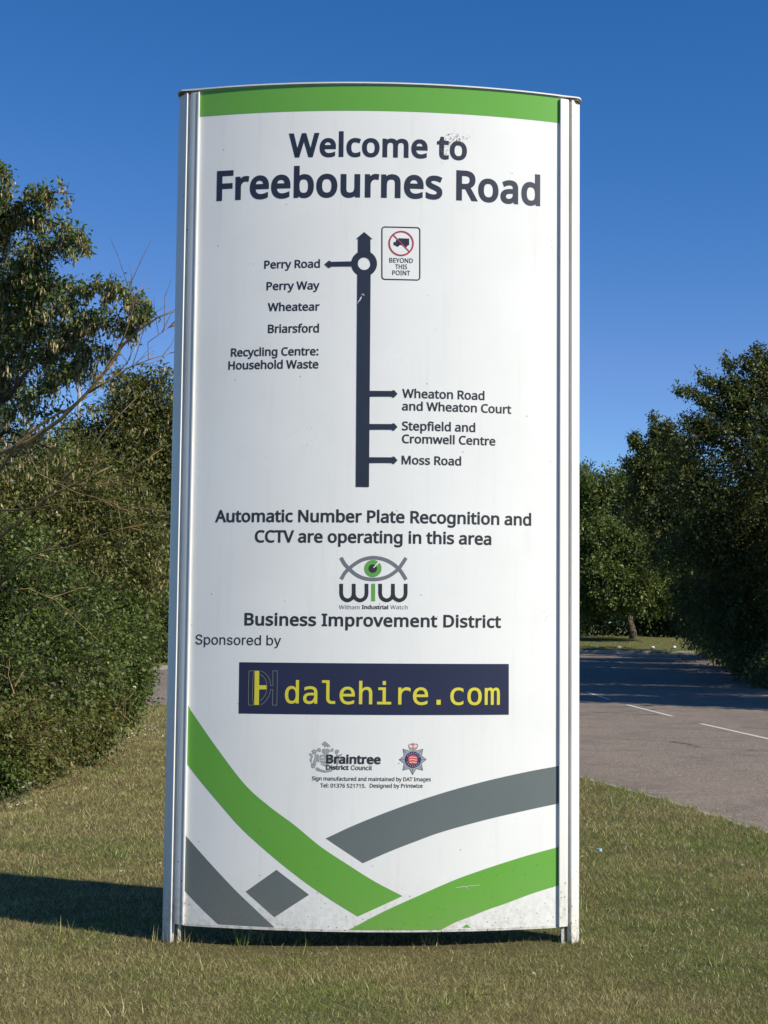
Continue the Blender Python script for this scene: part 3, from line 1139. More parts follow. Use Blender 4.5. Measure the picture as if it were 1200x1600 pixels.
# --- no-lorries panel
def rrect(x0, y0, x1, y1, r, n=5):
    out = []
    for cx, cy, a0 in ((x1 - r, y0 + r, -90), (x1 - r, y1 - r, 0), (x0 + r, y1 - r, 90), (x0 + r, y0 + r, 180)):
        for k in range(n + 1):
            a_ = R(a0 + 90 * k / n)
            out.append((cx + r * math.cos(a_), cy + r * math.sin(a_)))
    return out
bx = rrect(596.8, 355.2, 656.0, 437.0, 4.5)
bx = [(x, y + (x - 626) * 0.022) for x, y in bx]
strokes('sign_border', [bx], 1.9, INK2, closed=True)
polys = [[(615, 378.2), (618.5, 378), (619, 375), (622.5, 374), (622.6, 372.2), (639.4, 372.8), (639.4, 383), (637, 383.4), (635.6, 386), (633, 386), (631.6, 383.2), (624.5, 382.8), (623, 385), (620.5, 385.6), (618, 384), (617, 383), (614.6, 383.4)]]
pts, fs = union([[S(*q) for q in p] for p in polys])
face_mesh('lorry_symbol', pts, fs, 0.0008, INK)
strokes('prohibition_ring', [circ(626.8, 380.4, 18.6, 40)], 2.6, M['red'], closed=True, off=0.0012)
strokes('prohibition_bar', [[(614.5, 367), (640.5, 394)]], 1.7, M['red'], off=0.0016)

# --- eye logo
def zz(pts, ox=520, oy=860, s=9.2308):
    return [(ox + x / s, oy + y / s) for x, y in pts]
up = smooth_line(zz([(122, 415), (175, 325), (240, 258), (330, 188), (440, 130), (590, 104), (740, 130), (850, 182), (945, 258), (1005, 335), (1057, 422)]), 5)
dn = smooth_line(zz([(118, 103), (172, 195), (240, 268), (330, 345), (440, 398), (590, 418), (740, 396), (850, 345), (945, 268), (1003, 190), (1057, 108)]), 5)
strokes('eye_outline', [up, dn], 5.6, M['logogrey'])
shape('eye_iris', circ(*zz([(580, 260)])[0], 13.4), M['logogreen'], 0.0013)
shape('eye_pupil', circ(*zz([(577, 262)])[0], 6.7, 30), INK2, 0.0017)
shape('eye_glint', zz([(583, 248), (655, 160), (672, 178), (592, 256)]), M['white'], 0.0021)
Wl = []
for xa, xb, xc in ((122, 303, 487), (684, 868, 1051)):
    for p, q in ((xa, xb), (xb, xc)):
        Wl.append(smooth_line(zz([(p, 481), (p, 560), (p + 1, 630), (p + 22, 685), ((p + q) / 2 - 22, 716), ((p + q) / 2 + 22, 716), (q - 22, 685), (q - 1, 630), (q, 560), (q, 481)]), 4))
strokes('logo_letter', Wl[:2], 5.9, INK2)
strokes('logo_letter', Wl[2:], 5.9, INK2)
shape('logo_letter_stem', zz([(556, 480), (611, 480), (611, 733), (556, 733)]), M['logogreen'], 0.0009)

# --- sponsor emblem
def z3(pts): return zz(pts, 380, 1030, 12)
shape('emblem_bar', z3([(217, 217), (303, 217), (297, 858), (208, 858)]), M['yellow'], 0.0015)
shape('emblem_crossbar', z3([(301, 488), (437, 488), (437, 566), (299, 566)]), M['yellow'], 0.0015)
ol = [z3([(110, 218), (200, 218), (200, 275), (188, 285), (172, 775), (190, 795), (190, 860), (100, 860), (100, 540), (110, 218)])]
ol += [smooth_line(z3([(330, 218), (405, 258), (465, 325), (500, 400), (515, 495)]), 4) + z3([(557, 495), (557, 218), (643, 218), (632, 860), (548, 860), (557, 568), (515, 568)]) + smooth_line(z3([(515, 568), (490, 670), (440, 760), (380, 825), (320, 860)]), 4)]
ol += [smooth_line(z3([(322, 285), (385, 335), (430, 410), (448, 520), (430, 630), (385, 715), (322, 780)]), 4)]
for l_ in ol: strokes('emblem_outline', [l_], 0.55, M['thinline'], off=0.0015)

# --- council crest: shield, supporters, helm with mantling, lion-like beast on top, scroll
def z4(pts): return zz(pts, 480, 1150, 12)
cr = [
    [(275, 150), (300, 120), (325, 98), (360, 118), (400, 150), (432, 185), (425, 215), (400, 190), (380, 218), (360, 190), (325, 215), (310, 175), (280, 172)],
    [(290, 240), (345, 235), (410, 240), (430, 290), (395, 330), (345, 345), (300, 330), (275, 290)],
    [(185, 245), (225, 218), (262, 250), (250, 300), (215, 290), (190, 275)],
    [(435, 255), (475, 222), (500, 262), (470, 300), (440, 290)],
    [(80, 280), (120, 250), (175, 262), (185, 300), (150, 345), (110, 335), (95, 300)],
    [(520, 270), (560, 250), (605, 270), (590, 310), (560, 345), (525, 330)],
    [(35, 330), (60, 320), (100, 345), (108, 390), (85, 440), (90, 490), (62, 490), (50, 440), (75, 390), (60, 358), (38, 350)],
    [(150, 345), (200, 340), (235, 380), (235, 440), (225, 500), (205, 470), (180, 480), (165, 540), (140, 600), (120, 610), (130, 540), (115, 480), (140, 420)],
    [(610, 345), (660, 330), (650, 360), (600, 400), (590, 370)],
    [(545, 350), (590, 350), (600, 440), (585, 520), (560, 560), (545, 500)],
    [(250, 350), (330, 350), (345, 350), (440, 350), (440, 470), (400, 540), (345, 570), (280, 540), (250, 470)],
    [(80, 500), (120, 520), (130, 590), (95, 600), (78, 560)],
    [(165, 590), (200, 585), (250, 620), (340, 640), (430, 625), (520, 580), (545, 600), (450, 665), (340, 685), (230, 660), (170, 640)],
]
pts, fs = union([[S(*q) for q in z4(p)] for p in cr])
face_mesh('council_crest', pts, fs, 0.0007, M['crest'])
pl = [[(345, 235), (352, 235), (352, 345), (345, 345)], [(262, 395), (285, 372), (318, 400), (318, 430), (290, 405), (262, 430)], [(250, 455), (345, 445), (345, 460), (250, 470)],
      [(150, 370), (158, 370), (150, 520), (142, 520)], [(255, 520), (345, 520), (345, 532), (255, 532)], [(345, 395), (400, 372), (420, 395), (380, 420)], [(215, 380), (222, 380), (216, 460), (209, 460)],
      [(120, 275), (150, 290), (130, 305)], [(215, 240), (230, 262), (215, 268)], [(230, 620), (340, 650), (430, 640), (340, 660)]]
pts, fs = union([[S(*q) for q in z4(p)] for p in pl])
face_mesh('crest_highlights', pts, fs, 0.0012, M['crestpale'])

# --- police badge: crown, star plate, blue ring, red disc with three seaxes
def z5(pts): return zz(pts, 610, 1150, 17.143)
star = [(600, 385), (700, 395), (870, 350), (835, 530), (960, 630), (835, 730), (865, 915), (690, 870), (600, 1035), (510, 870), (335, 915), (370, 730), (235, 630), (370, 530), (340, 350), (500, 395)]
shape('badge_star', z5(star), M['badgesilver'], 0.0007)
strokes('badge_star_outline', [z5(star)], 0.9, M['badgeline'], off=0.0010, closed=True)
for l_ in [z5([(600, 860), (600, 1020)]), z5([(420, 800), (345, 905)]), z5([(780, 800), (860, 905)]), z5([(420, 450), (345, 360)]), z5([(780, 450), (862, 360)]), z5([(390, 630), (250, 630)]), z5([(820, 630), (950, 630)])]:
    strokes('badge_ray', [l_], 0.7, M['badgeline'], off=0.0014)
shape('badge_ring', circ(*z5([(606, 632)])[0], 12.6), M['badgeblue'], 0.0018)
shape('badge_disc', circ(*z5([(600, 632)])[0], 7.9, 30), M['badgered'], 0.0022)
sx_ = []
for yy in (580, 645, 712):
    sx_.append(smooth_line(z5([(505, yy), (560, yy - 14), (620, yy - 14), (660, yy), (705, yy - 4)]), 3))
strokes('badge_seaxes', sx_, 1.3, M['badgepale'], off=0.0026)
dots = []
for k in range(18):
    a_ = R(35 + k * 360 / 18)
    if abs(math.cos(a_)) > 0.93: continue
    cx_, cy_ = z5([(606, 632)])[0]
    dots.append([(cx_ + 10.3 * math.cos(a_) + dx, cy_ + 10.3 * math.sin(a_) + dy) for dx, dy in ((-.55, -.55), (.55, -.55), (.55, .55), (-.55, .55))])
pts, fs = union([[S(*q) for q in p] for p in dots])
face_mesh('badge_ring_lettering', pts, fs, 0.0024, M['badgepale'])['kind'] = 'stuff'
strokes('badge_crown', [smooth_line(z5([(520, 350), (500, 290), (495, 240), (540, 210), (610, 245), (680, 210), (730, 240), (720, 290), (690, 350)]), 4), z5([(515, 352), (695, 352)]), z5([(610, 175), (610, 350)]), z5([(585, 205), (635, 205)]), z5([(520, 320), (700, 320)])], 1.1, M['crown'], off=0.0010)
shape('badge_crown_cap', z5([(520, 345), (505, 270), (550, 235), (610, 255), (670, 235), (715, 270), (695, 345)]), M['badgepale'], 0.0006)

# --- marks of wear
random.seed(5)
sm = []
for k in range(60):
    cx_, cy_ = 712 + random.gauss(0, 9), 216 + random.gauss(0, 5)
    r_ = random.uniform(0.25, 0.9)
    sm.append(circ(cx_, cy_, r_, 6, r_ * random.uniform(0.6, 1.6)))
for k in range(40):
    cx_, cy_ = 693 + random.gauss(0, 4), 233 + random.gauss(0, 8)
    sm.append(circ(cx_, cy_, random.uniform(0.25, 0.8), 6))
for cx0, cy0, sx0, sy0, n0 in ((861, 378, 3, 8, 16), (852, 962, 5, 9, 22), (858, 720, 4, 12, 12), (480, 690, 12, 16, 22), (400, 700, 25, 25, 14), (350, 1350, 30, 40, 12)):
    for k in range(n0):
        sm.append(circ(cx0 + random.gauss(0, sx0), cy0 + random.gauss(0, sy0), random.uniform(0.2, 0.55), 5))
pts, fs = union([[S(*q) for q in p] for p in sm])
face_mesh('grime_specks', pts, fs, 0.0020, M['grime'])['kind'] = 'stuff'
def z6(pts): return zz(pts, 540, 440, 20)
pts, fs = union([[S(*q) for q in z6(p)] for p in ([(490, 400), (520, 385), (530, 410), (500, 425)], [(545, 375), (575, 400), (590, 440), (570, 445), (560, 410)], [(480, 470), (510, 480), (485, 560), (440, 615), (405, 640), (400, 600), (430, 570), (445, 520)], [(400, 600), (405, 640), (385, 690), (360, 690), (385, 650)], [(540, 380), (550, 376), (548, 450), (538, 448)])])
face_mesh('bird_dropping', pts, fs, 0.0030, M['droppings'])
strokes('scratch', [[(712, 1387), (730, 1384.5), (750, 1383)], [(727, 1386), (731, 1388)]], 0.7, M['droppings'], off=0.0013)

# ------------------------------------------------------------------ trees and hedges
M['leaf_key'] = leafmat('leaf_dull_green', (0.050, 0.088, 0.022), (0.190, 0.255, 0.066), (0.36, 0.30, 0.11), 0.07, 0.40)
M['leaf_olive'] = leafmat('leaf_olive', (0.038, 0.056, 0.013), (0.190, 0.205, 0.050), (0.30, 0.21, 0.07), 0.06, 0.30)
M['leaf_ivy'] = leafmat('leaf_ivy', (0.026, 0.052, 0.012), (0.150, 0.205, 0.044), (0.36, 0.38, 0.11), 0.07, 0.26)
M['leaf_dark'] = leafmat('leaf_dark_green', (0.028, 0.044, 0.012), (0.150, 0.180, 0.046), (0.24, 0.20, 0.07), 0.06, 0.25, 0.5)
M['leaf_fresh'] = leafmat('leaf_fresh_green', (0.062, 0.098, 0.026), (0.205, 0.260, 0.070), (0.26, 0.26, 0.08), 0.06, 0.35, 0.5)
M['keys'] = leafmat('seed_keys', (0.28, 0.23, 0.11), (0.50, 0.43, 0.25), (0.62, 0.48, 0.26), 0.2, 0.35)
M['bark'] = barkmat('bark_brown', (0.040, 0.032, 0.024), (0.115, 0.092, 0.062))
M['lichen'] = barkmat('bark_lichen', (0.070, 0.052, 0.028), (0.32, 0.22, 0.085), 9)


def unit(v):
    return v / (np.linalg.norm(v, axis=1, keepdims=True) + 1e-9)


def leaf_quads(p, axis, L, W, updroop=0.0, flatbias=0.6):
    """folded diamond leaves: p base, axis direction"""
    n = len(p)
    nr = RNG.normal(0, 1, (n, 3)); nr[:, 2] += flatbias * 2
    side = unit(np.cross(axis, nr))
    up = np.cross(side, axis)
    V = np.empty((n, 4, 3))
    V[:, 0] = p
    V[:, 1] = p + axis * (L * 0.45)[:, None] + side * (W / 2)[:, None] + up * (W * 0.18)[:, None]
    V[:, 2] = p + axis * L[:, None] - up * (L * 0.12)[:, None]
    V[:, 3] = p + axis * (L * 0.45)[:, None] - side * (W / 2)[:, None] + up * (W * 0.18)[:, None]
    return V.reshape(-1, 3), np.arange(4 * n).reshape(-1, 4)


def foliage(root, base, blobs, n_leaf, leaf, mat, per=14, spread=0.05, droop=0.25, keys=0, key_len=0.09, twig_r=0.005, twig_mat=None,
            aspect=0.5, names=('crown', 'twigs', 'seed_keys'), twig_len=0.8, up=0.25, zmin=None, sprays=0.10):
    """leaves along real twigs inside rounded masses (centre, radius, flattening)"""
    C_ = np.array([list(b_[0]) for b_ in blobs]); Rr = np.array([b_[1] for b_ in blobs])
    wt = np.array([b_[2] if len(b_) > 2 else 1.0 for b_ in blobs]) * Rr ** 2
    wt /= wt.sum()
    nt_ = max(4, int(n_leaf / per))
    bi = RNG.choice(len(blobs), nt_, p=wt)
    c = C_[bi]; r = Rr[bi]
    d = unit(RNG.normal(0, 1, (nt_, 3)))
    d[:, 2] *= 0.9
    p0 = c + d * (r * RNG.uniform(0.15, 0.85, nt_))[:, None]
    td = unit(d + RNG.normal(0, 0.55, (nt_, 3)) + np.array([0, 0, up]))
    TL = np.minimum(r, 0.9) * twig_len * RNG.uniform(0.5, 1.1, nt_)
    spr = RNG.uniform(0, 1, nt_) < sprays
    TL = np.where(spr, TL * 1.6, TL)
    p2 = p0 + td * TL[:, None]; p2[:, 2] -= droop * TL
    p1 = p0 + td * (TL * 0.5)[:, None]; p1[:, 2] -= droop * TL * 0.15
    # twigs: three-sided
    tp = np.stack([p0, p1, p2], 1)
    ax = unit(p2 - p0)
    a_ = unit(np.cross(ax, np.array([0.3, 0.2, 0.9])))
    b_ = np.cross(ax, a_)
    rings = []
    for k, rr in enumerate((1.0, 0.7, 0.3)):
        for q in range(3):
            t = 2 * np.pi * q / 3
            rings.append(tp[:, k] + (a_ * math.cos(t) + b_ * math.sin(t)) * twig_r * rr)
    TV = np.stack(rings, 1).reshape(-1, 3)
    tf = []
    for k in range(2):
        for q in range(3):
            tf.append([k * 3 + q, k * 3 + (q + 1) % 3, k * 3 + 3 + (q + 1) % 3, k * 3 + 3 + q])
    TF = (np.arange(nt_)[:, None, None] * 9 + np.array(tf)[None]).reshape(-1, 4)
    # leaves
    ti = np.repeat(np.arange(nt_), per)
    t = RNG.uniform(0.1, 1.05, len(ti))
    q0, q1, q2 = p0[ti], p1[ti], p2[ti]
    P = q0 * ((1 - t) ** 2)[:, None] + (2 * q1 - 0.5 * q0 - 0.5 * q2) * (2 * t * (1 - t))[:, None] + q2 * (t ** 2)[:, None]
    P += RNG.normal(0, spread, P.shape)
    axv = unit(ax[ti] * 0.6 + RNG.normal(0, 0.7, P.shape) + np.array([0, 0, -0.15]))
    L = leaf * RNG.uniform(0.55, 1.25, len(ti))
    if zmin is not None:
        k = P[:, 2] > zmin + 0.02
        P, axv, L, ti = P[k], axv[k], L[k], ti[k]
    LV, LF = leaf_quads(P, axv, L, L * aspect)
    tint = np.repeat(np.clip(0.5 * RNG.uniform(0, 1, nt_)[ti] + 0.5 * RNG.uniform(0, 1, len(ti)), 0, 1), 4)
    base = np.array(base)
    o = link(names[0], mesh_np(names[0], LV - base, LF, {'tint': tint}), mat, root)
    o['kind'] = 'stuff'
    o = link(names[1], mesh_np(names[1], TV - base, TF), twig_mat or M['bark'], root)
    o['kind'] = 'stuff'
    if keys:
        kt = RNG.choice(nt_, keys // 6)
        kt = np.repeat(kt, 6)
        t = RNG.uniform(0.2, 1.0, len(kt))
        P = p0[kt] * (1 - t)[:, None] + p2[kt] * t[:, None] + RNG.normal(0, 0.025, (len(kt), 3))
        axv = unit(np.array([0, 0, -1.0]) + RNG.normal(0, 0.16, P.shape))
        L = key_len * RNG.uniform(0.5, 1.2, len(kt))
        KV, KF = leaf_quads(P, axv, L, L * 0.24, flatbias=0)
        o = link(names[2], mesh_np(names[2], KV - base, KF, {'tint': np.repeat(RNG.uniform(0, 1, len(kt)), 4)}), M['keys'], root)
        o['kind'] = 'stuff'


def limb_path(a_, b_, sag=0.12, n=6, rnd=None):
    a_, b_ = Vector(a_), Vector(b_)
    L = (b_ - a_).length
    j = [Vector((random.gauss(0, 1), random.gauss(0, 1), random.gauss(0, 1))) * L * 0.045 for _ in range(n + 1)]
    out = []
    for i in range(n + 1):
        t = i / n
        p = a_.lerp(b_, t)
        p.z += L * sag * math.sin(t * math.pi)
        if 0 < i < n: p += j[i]
        out.append(p)
    return out


def tree(name, label, base, blobs, trunk_h, trunk_r, group=None, n_limbs=8, cat='tree', bark=None, **kw):
    root = thing(name, label, cat, base, group)
    B = Vector(base)
    top = Vector((B.x + random.uniform(-.3, .3), B.y, B.z + trunk_h))
    pts = limb_path((B.x, B.y, B.z - 0.3), top, 0.0, 6)
    MB().tube([p - B for p in pts], [trunk_r * (1.25 - 0.6 * i / 6) for i in range(7)], 10).build('trunk', bark or M['bark'], root, True)
    bl = sorted(blobs, key=lambda b_: -b_[1])[:n_limbs]
    for b_ in bl:
        k = random.randint(3, 6)
        path = limb_path(pts[k], b_[0], 0.08, 5)
        r0 = trunk_r * random.uniform(0.35, 0.5)
        MB().tube([p - B for p in path], [r0 * (1 - 0.8 * i / 5) for i in range(6)], 6).build('limb', bark or M['bark'], root, True)
    foliage(root, base, blobs, mat=kw.pop('mat'), **kw)
    return root


def PB(lst, dy=0.0):
    """(px, py, r in px, depth[, weight]) surveyed masses -> world masses with some scatter in depth"""
    out = []
    for b_ in lst:
        px, py, rp, Y = b_[:4]
        w = b_[4] if len(b_) > 4 else 1.0
        p = at(px, py, Y)
        out.append((p, rp * Y / FPX, w))
    return out


def gz(x, y):
    return float(ground_z(np.array([x]), np.array([y]))[0])


def spray(*paths, r=11, step=11, w=1.0):
    out = []
    for path in paths:
        for i in range(len(path) - 1):
            a_, b_ = Vector(path[i]), Vector(path[i + 1])
            L = math.hypot(b_.x - a_.x, b_.y - a_.y)
            for k in range(max(1, int(L / step))):
                q = a_.lerp(b_, k / max(1, int(L / step)))
                out.append((q.x, q.y, r * random.uniform(0.75, 1.2), q.z, w))
    return out


def spray_wood(root, base, paths, r0, mat):
    for path in paths:
        P_ = [at(*q) - Vector(base) for q in path]
        MB().tube(P_, [r0 * (1 - 0.75 * i / (len(P_) - 1)) for i in range(len(P_))], 6).build('branch', mat, root, True)


random.seed(21)
# left: tall tree hung with pale seed keys
SA = [
    [(-40, 380, 16.3), (-5, 320, 16.1), (5, 280, 16), (2, 250, 15.9)],
    [(-30, 360, 16.2), (10, 335, 16), (48, 308, 15.9), (85, 300, 15.8), (117, 303, 15.7)],
    [(-20, 380, 16.2), (25, 342, 16), (62, 338, 15.9), (95, 352, 15.8), (125, 375, 15.7), (141, 398, 15.6)],
    [(-10, 470, 16.2), (40, 420, 16), (75, 382, 15.8), (112, 374, 15.7), (135, 390, 15.6)],
    [(-20, 520, 16.2), (30, 480, 16), (62, 450, 15.9), (98, 445, 15.8), (108, 470, 15.8)],
    [(40, 530, 16), (95, 480, 15.8), (128, 448, 15.7), (165, 446, 15.6), (198, 455, 15.5), (215, 478, 15.4), (224, 500, 15.4)],
    [(60, 560, 16), (105, 520, 15.8), (150, 498, 15.6), (190, 505, 15.5), (210, 528, 15.4)],
    [(30, 640, 16), (80, 600, 15.8), (125, 560, 15.7), (160, 540, 15.6), (172, 570, 15.6)],
    [(-10, 600, 16.2), (40, 520, 16), (60, 420, 15.9), (58, 360, 15.9)],
]
kb_ = PB([(-14, 330, 40, 16, .8), (15, 400, 30, 16.3, .8), (-30, 470, 80, 16.5), (40, 485, 42, 16.2, .8), (110, 500, 34, 15.8, .8), (70, 440, 22, 16, .8), (100, 545, 42, 16.0, .9), (160, 500, 24, 15.7, .8),
          (-10, 590, 55, 16.4, .9), (75, 590, 28, 16.2, .6), (140, 575, 24, 15.8, .5), (-10, 690, 60, 16.2, .7), (80, 700, 34, 16.0, .5), (70, 650, 20, 16, .6), (150, 640, 18, 15.8, .4), (-80, 420, 110, 17), (-90, 600, 120, 17), (-60, 310, 50, 16.5)]
         + spray(*SA, r=12.5, w=1.7))
tA = tree('tree', 'tall ragged tree hung with pale seed keys, left of the sign', (-6.1, 17.2, gz(-6.1, 17.2)), kb_, 3.2, 0.16, n_limbs=12, mat=M['leaf_key'],
          n_leaf=29000, leaf=0.060, per=18, spread=0.040, droop=0.5, keys=16000, key_len=0.085, twig_r=0.006, twig_len=1.2, sprays=0.05)
spray_wood(tA, (-6.1, 17.2, gz(-6.1, 17.2)), SA, 0.016, M['bark'])
# its long lichened boughs reaching out to the right
random.seed(4)
BO = [
    ([(-60, 735, 15.6), (0, 708, 15.3), (45, 690, 15.2), (95, 655, 15), (135, 615, 14.9), (165, 580, 14.8), (190, 541, 14.8), (215, 517, 14.7), (245, 497, 14.6), (272, 484, 14.6)], 0.040, 0.006),
    ([(135, 615, 14.9), (165, 598, 14.85), (200, 575, 14.8), (235, 561, 14.8), (275, 549, 14.8)], 0.017, 0.005),
    ([(183, 550, 14.8), (198, 515, 14.75), (208, 480, 14.7), (205, 455, 14.7), (199, 446, 14.7)], 0.010, 0.003),
    ([(0, 735, 15.3), (30, 690, 15.2), (75, 655, 15.2), (105, 640, 15.1), (135, 618, 15.1)], 0.018, 0.010),
    ([(232, 562, 14.8), (231, 535, 14.8), (272, 506, 14.7)], 0.006, 0.003),
    ([(140, 614, 14.9), (175, 590, 14.9), (200, 568, 14.9), (180, 540, 14.9), (165, 520, 14.9)], 0.008, 0.003),
    ([(-40, 870, 15.8), (0, 838, 15.6), (35, 812, 15.5), (70, 780, 15.4), (110, 760, 15.3), (147, 742, 15.2), (175, 728, 15.2)], 0.030, 0.006),
    ([(-30, 820, 15.6), (0, 797, 15.5), (40, 796, 15.4), (80, 790, 15.3), (110, 786, 15.2), (150, 783, 15.1)], 0.016, 0.005),
    ([(0, 912, 15.6), (20, 895, 15.5), (45, 868, 15.4), (75, 860, 15.3), (105, 856, 15.2), (147, 840, 15.1), (182, 828, 15.0), (228, 818, 14.9)], 0.020, 0.004),
    ([(60, 795, 15.6), (85, 765, 15.5), (105, 745, 15.4), (140, 707, 15.2), (165, 670, 15.2), (215, 620, 15.1)], 0.016, 0.004),
    ([(3, 924, 15), (45, 920, 14.9), (87, 938, 14.8), (115, 966, 14.7), (154, 1001, 14.7)], 0.010, 0.004),
    ([(105, 745, 15.4), (130, 760, 15.3), (190, 745, 15.2), (255, 700, 15.1)], 0.010, 0.003),
    ([(40, 700, 15.3), (60, 740, 15.2), (120, 770, 15.2), (200, 790, 15.1), (262, 800, 15.0)], 0.010, 0.003),
]
BA = Vector((-6.1, 17.2, gz(-6.1, 17.2)))
for path, r0, r1 in BO:
    P_ = [at(*q) for q in path]
    n = len(P_)
    MB().tube([p - BA for p in P_], [0.8 * (r0 + (r1 - r0) * i / (n - 1)) * random.uniform(0.8, 1.2) for i in range(n)], 7).build('bough', M['lichen'], tA, True)
# side shoots of the boughs, bare and thin
mb = MB()
for path, r0, r1 in BO:
    P_ = [at(*q) for q in path]
    for k in range(7):
        i = random.randint(1, len(P_) - 2)
        a_ = P_[i].lerp(P_[i + 1], random.random())
        d = ((P_[-1] - P_[0]).normalized() + Vector((random.uniform(-.7, .7), random.uniform(-.7, .7), random.uniform(-.6, .7)))).normalized()
        L = random.uniform(0.08, 0.34)
        b_ = a_ + d * L; c_ = b_ + (d + Vector((random.uniform(-.5, .5), 0, random.uniform(-.3, .5)))).normalized() * L * 0.6
        mb.tube([a_ - BA, b_ - BA, c_ - BA], [0.0045, 0.003, 0.0015], 4)
o = mb.build('bare_shoots', M['lichen'], tA); o['kind'] = 'stuff'

# left: brownish tree behind, at the bend of the road
tree('tree', 'dense brownish green tree close behind the left post of the sign', (-4.85, 28.4, gz(-4.85, 28.4)),
     PB([(205, 618, 42, 28), (243, 598, 26, 28, .7), (262, 640, 40, 28.3), (185, 680, 50, 28), (240, 690, 55, 28.3), (150, 730, 60, 28.2), (210, 770, 70, 28), (262, 770, 60, 28.5), (110, 760, 55, 28.5),
         (190, 850, 60, 28), (250, 840, 45, 28.4), (310, 720, 80, 29), (120, 680, 30, 28)]),
     3.0, 0.15, n_limbs=8, mat=M['leaf_olive'], n_leaf=52000, leaf=0.085, per=14, spread=0.08, keys=5000, key_len=0.10, twig_r=0.006)
# left: the mass of the hedge, back to front
def hedge(label, base, blobs, cat='hedge', name='hedge_shrub', stems=5, group=None, **kw):
    root = thing(name, label, cat, base, group)
    B = Vector(base)
    mb_list = []
    for k in range(stems):
        b_ = blobs[(k * 3) % len(blobs)]
        a_ = Vector((B.x + random.uniform(-.3, .3), B.y + random.uniform(-.3, .3), B.z - 0.15))
        path = limb_path(a_, b_[0], 0.05, 5)
        MB().tube([p - B for p in path], [0.028 * (1 - 0.75 * i / 5) for i in range(6)], 6).build('stem', M['bark'], root, True)
    foliage(root, base, blobs, **kw)
    return root
hedge('tall thick brown-green shrub hung with seed keys, under the long bare boughs', (-4.9, 21.5, gz(-4.9, 21.5)),
      PB([(40, 790, 90, 21), (130, 800, 80, 21.5), (200, 830, 55, 22), (235, 850, 32, 22.5), (80, 880, 95, 21), (170, 900, 70, 21.8), (225, 900, 32, 22.5), (-30, 900, 110, 20), (60, 720, 50, 21.5), (130, 730, 45, 22), (190, 965, 50, 22), (-60, 760, 100, 20.5)]),
      mat=M['leaf_olive'], n_leaf=60000, leaf=0.070, per=14, spread=0.06, keys=4500, key_len=0.09, stems=7)
hedge('leafy dark ivy-clad shrub filling the hedge at the left edge', (-4.35, 16.6, gz(-4.35, 16.6)),
      PB([(-25, 960, 100, 16.2), (50, 940, 80, 16.6), (115, 960, 65, 17.4), (60, 1030, 85, 16), (-20, 1070, 95, 15.2), (120, 1050, 60, 17.2), (165, 1000, 45, 18.5), (20, 870, 70, 17)]),
      mat=M['leaf_ivy'], n_leaf=52000, leaf=0.055, per=14, spread=0.05, stems=6, twig_r=0.004)
hedge('bushy green shrub at the far end of the left hedge, beside the road', (-4.1, 21.2, gz(-4.1, 21.2)),
      PB([(175, 1040, 48, 20.5), (205, 1010, 34, 21), (195, 1070, 36, 20.5), (160, 1090, 45, 19.8), (180, 1110, 30, 20), (215, 1045, 20, 21), (190, 960, 40, 21.3), (232, 1062, 9, 21, .6)]),
      mat=M['leaf_ivy'], n_leaf=26000, leaf=0.060, per=12, spread=0.055, stems=5, zmin=0.05)
hedge('low brambly shrub at the hedge foot with brown stems', (-3.95, 16.2, gz(-3.95, 16.2)),
      PB([(130, 1130, 48, 17.2), (80, 1120, 55, 16.2), (95, 1165, 36, 15.8), (150, 1150, 26, 17.2), (30, 1150, 60, 14.8), (-20, 1170, 70, 14.2), (20, 1200, 34, 14.2), (60, 1180, 30, 15)]),
      mat=M['leaf_olive'], n_leaf=34000, leaf=0.050, per=12, spread=0.05, stems=8, zmin=0.03, twig_mat=M['lichen'])
hedge('small dark weedy clump at the left edge of the lawn', (-3.75, 13.75, gz(-3.75, 13.75)),
      PB([(5, 1225, 26, 13.8), (-20, 1210, 40, 13.9), (25, 1200, 18, 14.2)]),
      mat=M['leaf_ivy'], n_leaf=5000, leaf=0.055, per=10, spread=0.04, stems=3, zmin=0.02, name='weed_clump', cat='weeds')
# bare stems standing out of the hedge front
random.seed(77)
hs = thing('bare_stems', 'thin bare brown stems poking out of the hedge front', 'stems', (-4.0, 16.5, gz(-4.0, 16.5)))
HB = Vector((-4.0, 16.5, gz(-4.0, 16.5)))
mb = MB()
for k in range(80):
    t = random.random() ** 0.8
    px_ = 4 + 205 * t + random.uniform(-8, 8)
    py_ = random.uniform(1040, 1235 - 95 * t)
    Y_ = 13.9 + 5.6 * t + random.uniform(-0.3, 0.5)
    p = at(px_, py_, Y_)
    d = Vector((random.uniform(-.9, .9), random.uniform(-.5, .2), random.uniform(-.1, 1.0))).normalized()
    L = random.uniform(0.12, 0.55)
    q = p + d * L * 0.5 + Vector((random.gauss(0, .02), 0, random.gauss(0, .02)))
    r_ = q + (d + Vector((random.uniform(-.4, .4), 0, random.uniform(-.5, .1)))).normalized() * L * 0.5
    mb.tube([p - HB, q - HB, r_ - HB], [0.0055, 0.004, 0.002], 4)
st_ = mb.build('stems', M['lichen'], hs); st_['kind'] = 'stuff'
hs['kind'] = 'stuff'
